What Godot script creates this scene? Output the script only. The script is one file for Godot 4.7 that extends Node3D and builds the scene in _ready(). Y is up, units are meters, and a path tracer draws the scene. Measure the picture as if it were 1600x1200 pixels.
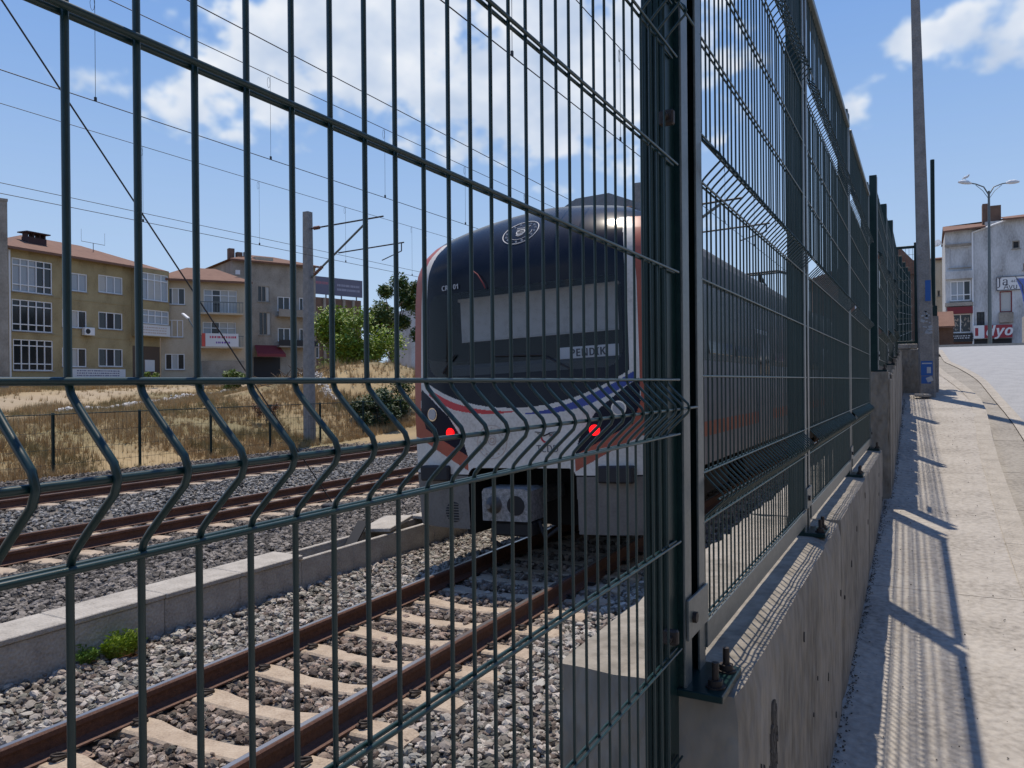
extends Node3D
# World: -Z runs along the railway fence (s = -z), +X is towards the street, y up. Eye 2.42 m above the datum.

const SUN := Vector3(0.194, -1.0, 0.29)
var rng := RandomNumberGenerator.new()
var M := {}
var used := {}

# ------------------------------------------------------------------ mesh builder
class MB:
	var v := PackedVector3Array()
	var n := PackedVector3Array()
	var c := PackedColorArray()
	var col := Color.WHITE
	var colored := false
	func tri(a: Vector3, b: Vector3, d: Vector3) -> void:
		var m := (d - a).cross(b - a).normalized()
		v.append(a); v.append(b); v.append(d)
		n.append(m); n.append(m); n.append(m)
		if colored:
			c.append(col); c.append(col); c.append(col)
	func quad(a: Vector3, b: Vector3, d: Vector3, e: Vector3) -> void:
		tri(a, b, d); tri(a, d, e)
	func squad(p: Array, q: Array) -> void: # smooth quad: points, normals
		var g: Vector3 = (p[2] - p[0]).cross(p[1] - p[0]) + (p[3] - p[0]).cross(p[2] - p[0])
		for i in ([0, 1, 2, 0, 2, 3] if g.dot(q[0] + q[2]) >= 0 else [0, 2, 1, 0, 3, 2]):
			v.append(p[i]); n.append(q[i])
			if colored: c.append(col)
	func box(at: Vector3, size: Vector3, b := Basis()) -> void:
		var h := size * 0.5
		var p := []
		for i in 8:
			p.append(at + b * Vector3(h.x if i & 1 else -h.x, h.y if i & 2 else -h.y, h.z if i & 4 else -h.z))
		quad(p[4], p[6], p[7], p[5]); quad(p[1], p[3], p[2], p[0])
		quad(p[0], p[2], p[6], p[4]); quad(p[5], p[7], p[3], p[1])
		quad(p[6], p[2], p[3], p[7]); quad(p[0], p[4], p[5], p[1])
	func span(a: Vector3, b: Vector3) -> void: # box between two corners
		box((a + b) * 0.5, (b - a).abs())
	func cbox(at: Vector3, size: Vector3, ch := 0.01, b := Basis()) -> void: # box with all edges chamfered
		var h := size * 0.5
		var k := Vector3(h.x - ch, h.y - ch, h.z - ch)
		var pt := func(i: int, ax: int) -> Vector3:
			var s := Vector3(1 if i & 1 else -1, 1 if i & 2 else -1, 1 if i & 4 else -1)
			var q := Vector3(k.x * s.x, k.y * s.y, k.z * s.z)
			q[ax] = h[ax] * s[ax]
			return at + b * q
		var f := [[4, 6, 7, 5, 2], [1, 3, 2, 0, 2], [0, 2, 6, 4, 0], [5, 7, 3, 1, 0], [6, 2, 3, 7, 1], [0, 4, 5, 1, 1]]
		for g in f:
			quad(pt.call(g[0], g[4]), pt.call(g[1], g[4]), pt.call(g[2], g[4]), pt.call(g[3], g[4]))
		for ax in 3:
			var u := (ax + 1) % 3
			var w := (ax + 2) % 3
			for su in 2:
				for sw in 2:
					var base := (su << u) | (sw << w)
					var i0 := base
					var i1 := base | (1 << ax)
					var p0: Vector3 = pt.call(i0, u)
					var p1: Vector3 = pt.call(i1, u)
					var p2: Vector3 = pt.call(i1, w)
					var p3: Vector3 = pt.call(i0, w)
					var m := (p2 - p0).cross(p1 - p0)
					if m.dot((p0 + p2) * 0.5 - at) > 0: quad(p0, p1, p2, p3)
					else: quad(p3, p2, p1, p0)
		for i in 8:
			var a: Vector3 = pt.call(i, 0)
			var d: Vector3 = pt.call(i, 1)
			var e: Vector3 = pt.call(i, 2)
			if (e - a).cross(d - a).dot(a - at) > 0: tri(a, d, e)
			else: tri(e, d, a)
	func tube(path: Array, r, sides := 8, caps := true) -> void: # r: number or array
		var rings := []
		var nr := []
		var ref := Vector3.UP
		var m := path.size()
		var d0: Vector3 = (path[1] - path[0]).normalized()
		if absf(d0.dot(ref)) > 0.9: ref = Vector3.RIGHT
		for i in m:
			var d: Vector3
			if i == 0: d = path[1] - path[0]
			elif i == m - 1: d = path[i] - path[i - 1]
			else: d = (path[i + 1] - path[i]).normalized() + (path[i] - path[i - 1]).normalized()
			d = d.normalized()
			var s := d.cross(ref).normalized()
			var t := s.cross(d).normalized()
			ref = t
			var rad: float = r[i] if r is Array else r
			var ring := []
			var rn := []
			for k in sides:
				var a := TAU * k / sides
				var o := s * cos(a) + t * sin(a)
				ring.append(path[i] + o * rad)
				rn.append(o)
			rings.append(ring); nr.append(rn)
		for i in m - 1:
			for k in sides:
				var j := (k + 1) % sides
				squad([rings[i][k], rings[i + 1][k], rings[i + 1][j], rings[i][j]], [nr[i][k], nr[i + 1][k], nr[i + 1][j], nr[i][j]])
		if caps:
			for k in range(1, sides - 1):
				tri(rings[0][0], rings[0][k], rings[0][k + 1])
				tri(rings[m - 1][0], rings[m - 1][k + 1], rings[m - 1][k])
	func prism(poly: PackedVector2Array, z0: float, z1: float, xf := Transform3D()) -> void: # polygon in local xy, extruded along z
		var idx := Geometry2D.triangulate_polygon(poly)
		for i in range(0, idx.size(), 3):
			var a := poly[idx[i]]
			var b := poly[idx[i + 1]]
			var d := poly[idx[i + 2]]
			if (b - a).cross(d - a) > 0:
				var t := b
				b = d
				d = t
			tri(xf * Vector3(a.x, a.y, z1), xf * Vector3(b.x, b.y, z1), xf * Vector3(d.x, d.y, z1))
			tri(xf * Vector3(d.x, d.y, z0), xf * Vector3(b.x, b.y, z0), xf * Vector3(a.x, a.y, z0))
		var ccw := 0.0
		for i in poly.size():
			ccw += poly[i].cross(poly[(i + 1) % poly.size()])
		for i in poly.size():
			var a := poly[i]
			var b := poly[(i + 1) % poly.size()]
			if ccw < 0:
				var t := a
				a = b
				b = t
			quad(xf * Vector3(a.x, a.y, z1), xf * Vector3(b.x, b.y, z1), xf * Vector3(b.x, b.y, z0), xf * Vector3(a.x, a.y, z0))
	func disc(at: Vector3, r: float, sides := 24, z := 0.01) -> void: # short cylinder along z
		var p := PackedVector2Array()
		for k in sides: p.append(Vector2(at.x + r * cos(TAU * k / sides), at.y + r * sin(TAU * k / sides)))
		prism(p, at.z, at.z + z)
	func grid(nx: int, ny: int, f: Callable) -> void: # smooth sheet; f(i, j) -> Vector3
		var p := []
		for j in ny + 1:
			var row := PackedVector3Array()
			for i in nx + 1: row.append(f.call(i, j))
			p.append(row)
		var q := []
		for j in ny + 1:
			var row := PackedVector3Array()
			for i in nx + 1:
				var dx: Vector3 = p[j][mini(i + 1, nx)] - p[j][maxi(i - 1, 0)]
				var dy: Vector3 = p[mini(j + 1, ny)][i] - p[maxi(j - 1, 0)][i]
				row.append(dx.cross(dy).normalized())
			q.append(row)
		for j in ny:
			for i in nx:
				squad([p[j][i], p[j + 1][i], p[j + 1][i + 1], p[j][i + 1]], [q[j][i], q[j + 1][i], q[j + 1][i + 1], q[j][i + 1]])
	func done() -> ArrayMesh:
		var a := []
		a.resize(Mesh.ARRAY_MAX)
		a[Mesh.ARRAY_VERTEX] = v
		a[Mesh.ARRAY_NORMAL] = n
		if colored: a[Mesh.ARRAY_COLOR] = c
		var m := ArrayMesh.new()
		m.add_surface_from_arrays(Mesh.PRIMITIVE_TRIANGLES, a)
		return m

# ------------------------------------------------------------------ scene helpers
func named(called: String, parent: Node) -> String:
	var key := str(parent.get_instance_id()) + called
	var k: int = used.get(key, 0)
	used[key] = k + 1
	return called if k == 0 else "%s_%03d" % [called, k]

func part(parent: Node, called: String, mesh: Mesh, mat: Material, at := Vector3.ZERO) -> MeshInstance3D:
	var o := MeshInstance3D.new()
	o.name = named(called, parent)
	o.mesh = mesh
	o.material_override = mat
	o.position = at
	parent.add_child(o, true)
	return o

func thing(called: String, label: String, category: String, group := "", at := Vector3.ZERO, turn := 0.0) -> Node3D:
	var o := Node3D.new()
	o.name = named(called, self)
	add_child(o, true)
	o.position = at
	o.rotation.y = turn
	tag(o, label, category, group)
	return o

func tag(o: Node, label: String, category: String, group := "") -> void:
	o.set_meta("label", label)
	o.set_meta("category", category)
	if group != "": o.set_meta("group", group)

func solo(called: String, mesh: Mesh, mat: Material, label: String, category: String, group := "", at := Vector3.ZERO) -> MeshInstance3D:
	var o := part(self, called, mesh, mat, at)
	tag(o, label, category, group)
	return o

func struct(called: String, mesh: Mesh, mat: Material) -> MeshInstance3D:
	var o := part(self, called, mesh, mat)
	o.set_meta("kind", "structure")
	return o

func lin(r: float, g: float, b: float) -> Color:
	return Color(r, g, b).linear_to_srgb()

func noise(sd: int, freq: float, oct := 4) -> FastNoiseLite:
	var f := FastNoiseLite.new()
	f.seed = sd
	f.noise_type = FastNoiseLite.TYPE_SIMPLEX_SMOOTH
	f.frequency = freq
	f.fractal_octaves = oct
	return f

# colour texture: layers of seamless noise through a ramp of linear colours
func ramp_tex(size: int, sd: int, layers: Array, ramp: Array) -> ImageTexture:
	var datas := []
	for k in layers.size():
		var im := noise(sd + k * 17, layers[k][0], layers[k][1]).get_seamless_image(size, size, false, false, 0.15)
		im.convert(Image.FORMAT_L8)
		datas.append(im.get_data())
	var lut := PackedByteArray()
	lut.resize(256 * 3)
	for i in 256:
		var t := clampf(i / 255.0, 0, 1) * (ramp.size() - 1)
		var a := mini(int(t), ramp.size() - 2)
		var cc: Color = (ramp[a] as Color).lerp(ramp[a + 1], t - a).linear_to_srgb()
		lut[i * 3] = int(cc.r * 255); lut[i * 3 + 1] = int(cc.g * 255); lut[i * 3 + 2] = int(cc.b * 255)
	var out := PackedByteArray()
	out.resize(size * size * 3)
	var nl := layers.size()
	for i in size * size:
		var t := 0.0
		for k in nl: t += datas[k][i] * layers[k][2]
		var q := clampi(int(t), 0, 255) * 3
		out[i * 3] = lut[q]; out[i * 3 + 1] = lut[q + 1]; out[i * 3 + 2] = lut[q + 2]
	var img := Image.create_from_data(size, size, false, Image.FORMAT_RGB8, out)
	return ImageTexture.create_from_image(img)

func normal_tex(size: int, sd: int, freq: float, oct: int, strength: float) -> ImageTexture:
	var im := noise(sd, freq, oct).get_seamless_image(size, size, false, false, 0.15)
	im.convert(Image.FORMAT_RGBA8)
	im.bump_map_to_normal_map(strength)
	return ImageTexture.create_from_image(im)

func flat(color: Color, rough := 0.6, metal := 0.0, spec := 0.5) -> StandardMaterial3D:
	var m := StandardMaterial3D.new()
	m.albedo_color = color
	m.roughness = rough
	m.metallic = metal
	m.metallic_specular = spec
	return m

func surf(tex: Texture2D, metres: float, rough := 0.85, nt: Texture2D = null, ns := 1.0, stretch := Vector3.ONE) -> StandardMaterial3D:
	var m := StandardMaterial3D.new()
	m.albedo_texture = tex
	m.roughness = rough
	m.uv1_triplanar = true
	m.uv1_world_triplanar = true
	m.uv1_scale = stretch / metres
	if nt:
		m.normal_enabled = true
		m.normal_texture = nt
		m.normal_scale = ns
	return m

func tinted(m: StandardMaterial3D, tint: Color) -> StandardMaterial3D: # the same surface in another base colour
	var d: StandardMaterial3D = m.duplicate()
	d.albedo_color = tint
	return d

func text_mesh(s: String, height: float, depth := 0.004, face := "Droid Sans", bold := false) -> TextMesh:
	var t := TextMesh.new()
	var f := SystemFont.new()
	f.font_names = PackedStringArray([face])
	if bold: f.font_weight = 700
	t.font = f
	t.text = s
	t.font_size = 64
	t.pixel_size = height / 46.0
	t.depth = depth
	return t

# ------------------------------------------------------------------ ground shapes
const PROF := [[-40.0, -1.2], [-5.0, 0.35], [0.0, 0.65], [3.35, 0.85], [6.27, 1.06], [10.0, 1.5], [12.5, 1.93], [15.0, 2.2], [20.0, 2.8], [30.0, 3.55], [40.0, 4.0], [60.0, 4.05], [400.0, 4.05]]
func lerp_table(t: Array, x: float) -> float:
	if x <= t[0][0]: return t[0][1]
	for i in t.size() - 1:
		if x <= t[i + 1][0]:
			return lerpf(t[i][1], t[i + 1][1], (x - t[i][0]) / (t[i + 1][0] - t[i][0]))
	return t[t.size() - 1][1]
func prof(s: float) -> float: # the street climbs, kinks smoothed
	return (lerp_table(PROF, s - 1.0) + 2.0 * lerp_table(PROF, s) + lerp_table(PROF, s + 1.0)) * 0.25
const KERB := [[-10.0, 0.74], [4.0, 0.72], [7.4, 0.71], [9.8, 0.72], [11.2, 0.74], [12.9, 0.79], [14.4, 0.8], [16.3, 0.6], [18.2, 0.35], [22.0, 0.1], [30.0, 0.1]]
const GUTTER := [[-10.0, 1.2], [4.0, 1.2], [11.5, 1.1], [14.4, 1.02], [17.7, 0.93], [19.6, 0.7], [22.0, 0.45], [30.0, 0.4]]
var bank_noise: FastNoiseLite
func bank(x: float, s: float) -> float: # the dry slope west of the tracks
	var t := -x
	var h := 0.06
	h += 1.15 * smoothstep(19.8, 26.5, t)
	h += 1.2 * smoothstep(26.0, 52.0, t)
	h += 0.004 * maxf(t - 52.0, 0.0)
	var m := pow((x + 26.0) / 6.0, 2) + pow((s - 33.0) / 7.0, 2)
	h += 2.3 * exp(-m)
	var rough := smoothstep(19.5, 22.0, t) * (1.0 - smoothstep(48.0, 60.0, t))
	h += bank_noise.get_noise_2d(x, s) * 0.35 * rough + bank_noise.get_noise_2d(x * 4.0, s * 4.0) * 0.09 * rough
	return h
func path_amount(x: float, s: float) -> float: # a worn dirt track along the slope
	var c := -37.6 - (s - 20.0) * 0.52
	return exp(-pow((x - c) / 2.6, 2))

func _ready() -> void:
	rng.seed = 7
	bank_noise = noise(5, 0.09, 4)
	make_view()
	make_materials()
	make_ground()
	make_wall()
	make_tracks()
	make_ballast()
	make_trough()
	make_train()
	make_overhead()
	make_bank()
	make_left_buildings()
	make_right_side()
	make_fence()

# ------------------------------------------------------------------ camera, sky, sun
func make_view() -> void:
	var cam := Camera3D.new()
	cam.name = "camera"
	cam.fov = 53.13
	cam.near = 0.02
	cam.far = 1500.0
	add_child(cam)
	cam.position = Vector3(0, 2.42, 0)
	cam.rotation_degrees = Vector3(-0.1, 28.2, -0.5)
	cam.current = true
	var sun := DirectionalLight3D.new()
	sun.name = "sun"
	sun.light_energy = 1.5
	sun.light_color = Color(1.0, 0.955, 0.89)
	sun.light_angular_distance = 0.55
	sun.shadow_enabled = true
	add_child(sun)
	sun.look_at_from_position(Vector3.ZERO, SUN, Vector3(0, 0, -1))
	var env := Environment.new()
	env.background_mode = Environment.BG_SKY
	var sky := Sky.new()
	var pm := PanoramaSkyMaterial.new()
	pm.panorama = sky_image()
	sky.sky_material = pm
	env.sky = sky
	env.tonemap_mode = Environment.TONE_MAPPER_LINEAR
	env.tonemap_exposure = 1.0
	env.sdfgi_enabled = true
	env.ssao_enabled = true
	env.ssil_enabled = true
	var we := WorldEnvironment.new()
	we.name = "world_environment"
	we.environment = env
	add_child(we)

func sky_image() -> ImageTexture:
	var w := 2560
	var h := 1280
	var top := Color8(70, 116, 196)
	var mid := Color8(120, 163, 226)
	var low := Color8(192, 215, 240)
	var big := noise(31, 2.6, 3)
	var fine := noise(77, 7.5, 6)
	fine.fractal_gain = 0.55
	var puff := noise(12, 3.4, 5)
	# cumulus centres: azimuth, elevation, half width, half height, strength
	var blobs := [[-48.0, 20.0, 5.0, 3.6, 1.0], [-43.0, 22.5, 5.5, 4.0, 1.0], [-36.0, 24.5, 8.0, 5.5, 1.15], [-29.0, 21.0, 8.0, 5.0, 1.05], [-22.0, 18.5, 6.0, 4.2, 0.9], [-21.0, 25.0, 7.0, 5.5, 1.0], [-31.0, 30.0, 13.0, 6.0, 1.1],
		[-55.5, 19.0, 3.2, 1.2, 0.85], [5.6, 21.3, 4.2, 3.2, 1.1], [-4.4, 17.6, 1.5, 1.3, 0.85], [-0.8, 20.8, 2.4, 1.6, 0.62], [1.5, 22.0, 2.0, 1.2, 0.6], [-17.0, 12.0, 4.0, 3.0, 0.7], [-15.0, 22.0, 4.0, 4.0, 0.8]]
	var r := RandomNumberGenerator.new()
	r.seed = 3
	for k in 26: # the same kind of clouds all round, outside the view
		blobs.append([r.randf_range(20.0, 280.0), r.randf_range(12.0, 60.0), r.randf_range(4.0, 11.0), r.randf_range(2.5, 5.5), r.randf_range(0.8, 1.1)])
	var grid := {} # blobs by column
	var data := PackedByteArray()
	data.resize(w * h * 3)
	var half := h / 2
	var cols := []
	for i in w: cols.append([])
	for b in blobs:
		for i in w:
			var az := (i + 0.5) / w * 360.0
			var d: float = wrapf(az - b[0], -180.0, 180.0) / b[2]
			if absf(d) < 2.3: cols[i].append([d * d, b[1], b[3], b[4]])
	for j in h:
		var el := (0.5 - (j + 0.5) / h) * 180.0
		var base: Color
		if el >= 0:
			var t := smoothstep(0.0, 1.0, clampf(el / 30.0, 0, 1)) * 0.55 + clampf(el / 30.0, 0, 1) * 0.45
			base = low.lerp(mid, t) if el < 30.0 else mid.lerp(top, pow((el - 30.0) / 60.0, 0.8))
		else:
			base = Color8(150, 145, 138)
		var br := int(base.r * 255)
		var bg := int(base.g * 255)
		var bb := int(base.b * 255)
		var ce := cos(deg_to_rad(el))
		var se := sin(deg_to_rad(el))
		for i in w:
			var o := (j * w + i) * 3
			data[o] = br; data[o + 1] = bg; data[o + 2] = bb
			if el < 1.0 or el > 75.0 or cols[i].is_empty(): continue
			var f := 0.0
			var under := 0.0
			for b in cols[i]:
				var dy: float = (el - b[1]) / b[2]
				if dy < 0: dy *= 1.25
				var g: float = b[3] * exp(-(b[0] + dy * dy))
				f += g
				under += g * clampf(-dy, -1.0, 1.0)
			if f < 0.12: continue
			f = minf(f, 1.35)
			var az := (i + 0.5) / w * TAU
			var d := Vector3(sin(az) * ce, se * 1.5, -cos(az) * ce)
			var nz := big.get_noise_3dv(d * 2.0) * 0.55 + fine.get_noise_3dv(d * 1.7) * 0.95
			var dens := smoothstep(0.40, 1.02, f + nz * 1.15)
			if dens <= 0.0: continue
			var lit := clampf(0.72 + puff.get_noise_3dv(d * 3.0 + Vector3(0, 0.05, 0)) * 0.65 - under * 0.20 - 0.12 * clampf(f - 0.8, 0, 1), 0.0, 1.0)
			var cc := Color8(172, 192, 222).lerp(Color8(246, 248, 252), lit)
			dens *= 0.93
			data[o] = int(lerpf(br, cc.r * 255, dens)); data[o + 1] = int(lerpf(bg, cc.g * 255, dens)); data[o + 2] = int(lerpf(bb, cc.b * 255, dens))
	return ImageTexture.create_from_image(Image.create_from_data(w, h, false, Image.FORMAT_RGB8, data))

# ------------------------------------------------------------------ materials
func make_materials() -> void:
	var nfine := normal_tex(512, 90, 0.05, 5, 6.0)
	var nrough := normal_tex(512, 91, 0.02, 5, 5.0)
	M.wall = surf(ramp_tex(512, 1, [[0.006, 3, 0.5], [0.05, 4, 0.5]], [Color(.07, .062, .052), Color(.16, .144, .12), Color(.24, .217, .184), Color(.295, .268, .23), Color(.35, .322, .28)]), 1.9, 0.92, nfine, 0.45, Vector3(1, 0.45, 1))
	M.cast = surf(ramp_tex(512, 3, [[0.008, 3, 0.5], [0.07, 4, 0.5]], [Color(.17, .155, .135), Color(.30, .277, .245), Color(.385, .358, .32), Color(.46, .432, .388)]), 1.2, 0.92, nfine, 0.7)
	M.walk = surf(ramp_tex(1024, 9, [[0.003, 3, 0.4], [0.045, 5, 0.6]], [Color(.12, .108, .093), Color(.255, .233, .204), Color(.345, .317, .28), Color(.40, .372, .332), Color(.455, .428, .388)]), 2.6, 0.95, nfine, 0.45)
	M.kerb = tinted(M.cast, lin(.98, .96, .92))
	M.gutter = tinted(M.walk, lin(.78, .775, .75))
	M.road = surf(ramp_tex(512, 21, [[0.01, 3, 0.5], [0.09, 3, 0.5]], [Color(.20, .203, .208), Color(.28, .283, .288), Color(.34, .343, .348)]), 2.0, 0.85, nfine, 0.4)
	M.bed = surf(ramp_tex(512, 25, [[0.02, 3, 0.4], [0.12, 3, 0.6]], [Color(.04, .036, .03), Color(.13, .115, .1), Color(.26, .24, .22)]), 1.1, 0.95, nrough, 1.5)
	M.sleeper = surf(ramp_tex(512, 29, [[0.01, 3, 0.5], [0.08, 4, 0.5]], [Color(.17, .125, .09), Color(.32, .25, .185), Color(.405, .33, .25), Color(.46, .385, .30)]), 1.0, 0.9, nfine, 0.6)
	M.rust = surf(ramp_tex(512, 33, [[0.02, 3, 0.5], [0.1, 4, 0.5]], [Color(.03, .014, .01), Color(.075, .033, .022), Color(.125, .055, .033), Color(.17, .085, .055)]), 0.5, 0.72, nfine, 0.5)
	M.steel = flat(lin(.36, .34, .34), 0.32, 0.9)
	M.green = surf(ramp_tex(256, 37, [[0.03, 3, 0.6], [0.15, 3, 0.4]], [Color(.003, .016, .017), Color(.004, .023, .024), Color(.007, .03, .031), Color(.014, .04, .04)]), 0.25, 0.33)
	M.green.metallic_specular = 0.5
	M.green_flat = surf(ramp_tex(256, 41, [[0.02, 3, 0.5], [0.15, 4, 0.5]], [Color(.003, .014, .015), Color(.004, .02, .021), Color(.007, .027, .027), Color(.016, .036, .035)]), 0.4, 0.34)
	M.green_flat.metallic_specular = 0.35
	M.galv_and_sheen = surf(ramp_tex(256, 43, [[0.02, 3, 0.5], [0.12, 4, 0.5]], [Color(.06, .075, .075), Color(.105, .122, .12), Color(.16, .17, .165)]), 0.4, 0.38)  # greenish grey; on the fence flanges and rails it carries painted-in sheen
	M.bolt = flat(lin(.035, .028, .026), 0.6, 0.4)
	M.soil = StandardMaterial3D.new()
	M.soil.vertex_color_use_as_albedo = true
	M.soil.roughness = 1.0
	M.soil.normal_enabled = true
	M.soil.normal_texture = nrough
	M.soil.normal_scale = 1.2
	M.soil.uv1_triplanar = true
	M.soil.uv1_world_triplanar = true
	M.soil.uv1_scale = Vector3.ONE / 1.5
	M.vcol = StandardMaterial3D.new()
	M.vcol.vertex_color_use_as_albedo = true
	M.vcol.roughness = 0.95
	M.stone = StandardMaterial3D.new()
	M.stone.vertex_color_use_as_albedo = true
	M.stone.roughness = 0.92
	M.leaf = StandardMaterial3D.new()
	M.leaf.vertex_color_use_as_albedo = true
	M.leaf.roughness = 0.6
	M.leaf.backlight_enabled = true
	M.leaf.backlight = lin(.10, .16, .03)
	M.bark = flat(lin(.09, .065, .045), 0.95)
	# train
	M.t_white = surf(ramp_tex(512, 51, [[0.004, 3, 0.55], [0.06, 4, 0.45]], [Color(.34, .30, .25), Color(.54, .50, .445), Color(.635, .60, .55), Color(.68, .65, .605)]), 1.6, 0.42)
	M.t_orange = surf(ramp_tex(256, 53, [[0.01, 3, 0.6], [0.1, 3, 0.4]], [Color(.25, .055, .03), Color(.35, .078, .042), Color(.41, .10, .055)]), 1.2, 0.4)
	M.t_black = surf(ramp_tex(512, 55, [[0.008, 4, 0.6], [0.1, 4, 0.4]], [Color(.004, .005, .010), Color(.006, .008, .016), Color(.011, .013, .02), Color(.026, .026, .03)]), 1.4, 0.22)
	M.t_black.metallic_specular = 0.32
	M.t_grey = surf(ramp_tex(256, 57, [[0.01, 3, 0.5], [0.09, 4, 0.5]], [Color(.085, .077, .068), Color(.14, .127, .114), Color(.18, .166, .15)]), 1.0, 0.6)
	M.t_side = surf(ramp_tex(512, 58, [[0.006, 3, 0.55], [0.06, 4, 0.45]], [Color(.14, .135, .13), Color(.21, .21, .215), Color(.26, .26, .265)]), 1.6, 0.45)
	M.t_navy = flat(lin(.006, .008, .02), 0.3, 0.0, 0.3)
	M.t_red = flat(lin(.50, .035, .04), 0.35)
	M.t_blue = flat(lin(.02, .045, .24), 0.35)
	M.t_roof = surf(ramp_tex(256, 59, [[0.01, 3, 0.5], [0.09, 4, 0.5]], [Color(.03, .029, .028), Color(.06, .057, .054), Color(.11, .103, .096)]), 1.0, 0.6)
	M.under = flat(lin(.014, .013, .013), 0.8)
	M.glass = StandardMaterial3D.new()
	M.glass.transparency = BaseMaterial3D.TRANSPARENCY_ALPHA
	M.glass.albedo_color = Color(0.03, 0.045, 0.07, 0.3)
	M.glass.roughness = 0.04
	M.glass.metallic_specular = 0.4
	M.pane = flat(lin(.018, .022, .026), 0.09)
	M.pane_pale = flat(lin(.30, .33, .36), 0.25)
	M.curtain = flat(lin(.42, .42, .40), 0.8)
	M.blind = surf(ramp_tex(256, 61, [[0.02, 3, 0.6], [0.12, 3, 0.4]], [Color(.40, .40, .38), Color(.55, .56, .56), Color(.60, .62, .63)]), 0.8, 0.7)
	M.chrome = flat(lin(.6, .6, .62), 0.12, 1.0)
	M.print_dark = flat(lin(.05, .05, .07), 0.6)
	M.print_pale = flat(lin(.40, .41, .43), 0.5)
	M.print_ghost = flat(lin(.46, .36, .31), 0.5)
	M.black = flat(lin(.02, .02, .022), 0.75)
	# buildings
	M.yellow = surf(ramp_tex(512, 63, [[0.006, 3, 0.6], [0.07, 4, 0.4]], [Color(.17, .13, .068), Color(.29, .228, .12), Color(.355, .285, .155), Color(.40, .325, .185)]), 4.0, 0.95, null, 1, Vector3(1, .5, 1))
	M.beige = surf(ramp_tex(512, 67, [[0.006, 3, 0.6], [0.07, 4, 0.4]], [Color(.22, .18, .125), Color(.40, .33, .24), Color(.48, .41, .31), Color(.52, .46, .36)]), 4.0, 0.95, null, 1, Vector3(1, .5, 1))
	M.greywall = surf(ramp_tex(512, 69, [[0.006, 3, 0.6], [0.07, 4, 0.4]], [Color(.10, .082, .064), Color(.23, .20, .165), Color(.33, .295, .25), Color(.40, .36, .31)]), 4.0, 0.95, null, 1, Vector3(1, .5, 1))
	M.whitewall = surf(ramp_tex(512, 71, [[0.006, 4, 0.6], [0.07, 4, 0.4]], [Color(.18, .175, .17), Color(.36, .36, .36), Color(.50, .505, .51), Color(.58, .58, .58)]), 5.0, 0.95, null, 1, Vector3(1, .4, 1))
	M.brick = surf(ramp_tex(256, 73, [[0.01, 3, 0.5], [0.12, 3, 0.5]], [Color(.08, .05, .038), Color(.15, .09, .063), Color(.21, .13, .095)]), 2.0, 0.95)
	M.tile = surf(ramp_tex(256, 75, [[0.01, 3, 0.4], [0.12, 3, 0.6]], [Color(.07, .036, .026), Color(.135, .066, .044), Color(.185, .098, .066), Color(.25, .15, .11)]), 2.4, 0.9)
	M.tile2 = tinted(M.tile, lin(.85, .8, .75))
	M.upvc = flat(lin(.68, .69, .70), 0.5)
	M.signwhite = flat(lin(.62, .62, .62), 0.6)
	M.red = flat(lin(.27, .018, .03), 0.5)
	M.darkred = flat(lin(.17, .02, .025), 0.7)
	M.poleconc = surf(ramp_tex(256, 79, [[0.02, 3, 0.5], [0.12, 4, 0.5]], [Color(.15, .14, .13), Color(.24, .225, .21), Color(.31, .295, .275)]), 1.2, 0.92, nfine, 0.5)
	M.wire = flat(lin(.035, .033, .035), 0.6, 0.3)
	M.bluepaint = flat(lin(.02, .10, .33), 0.6)

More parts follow.
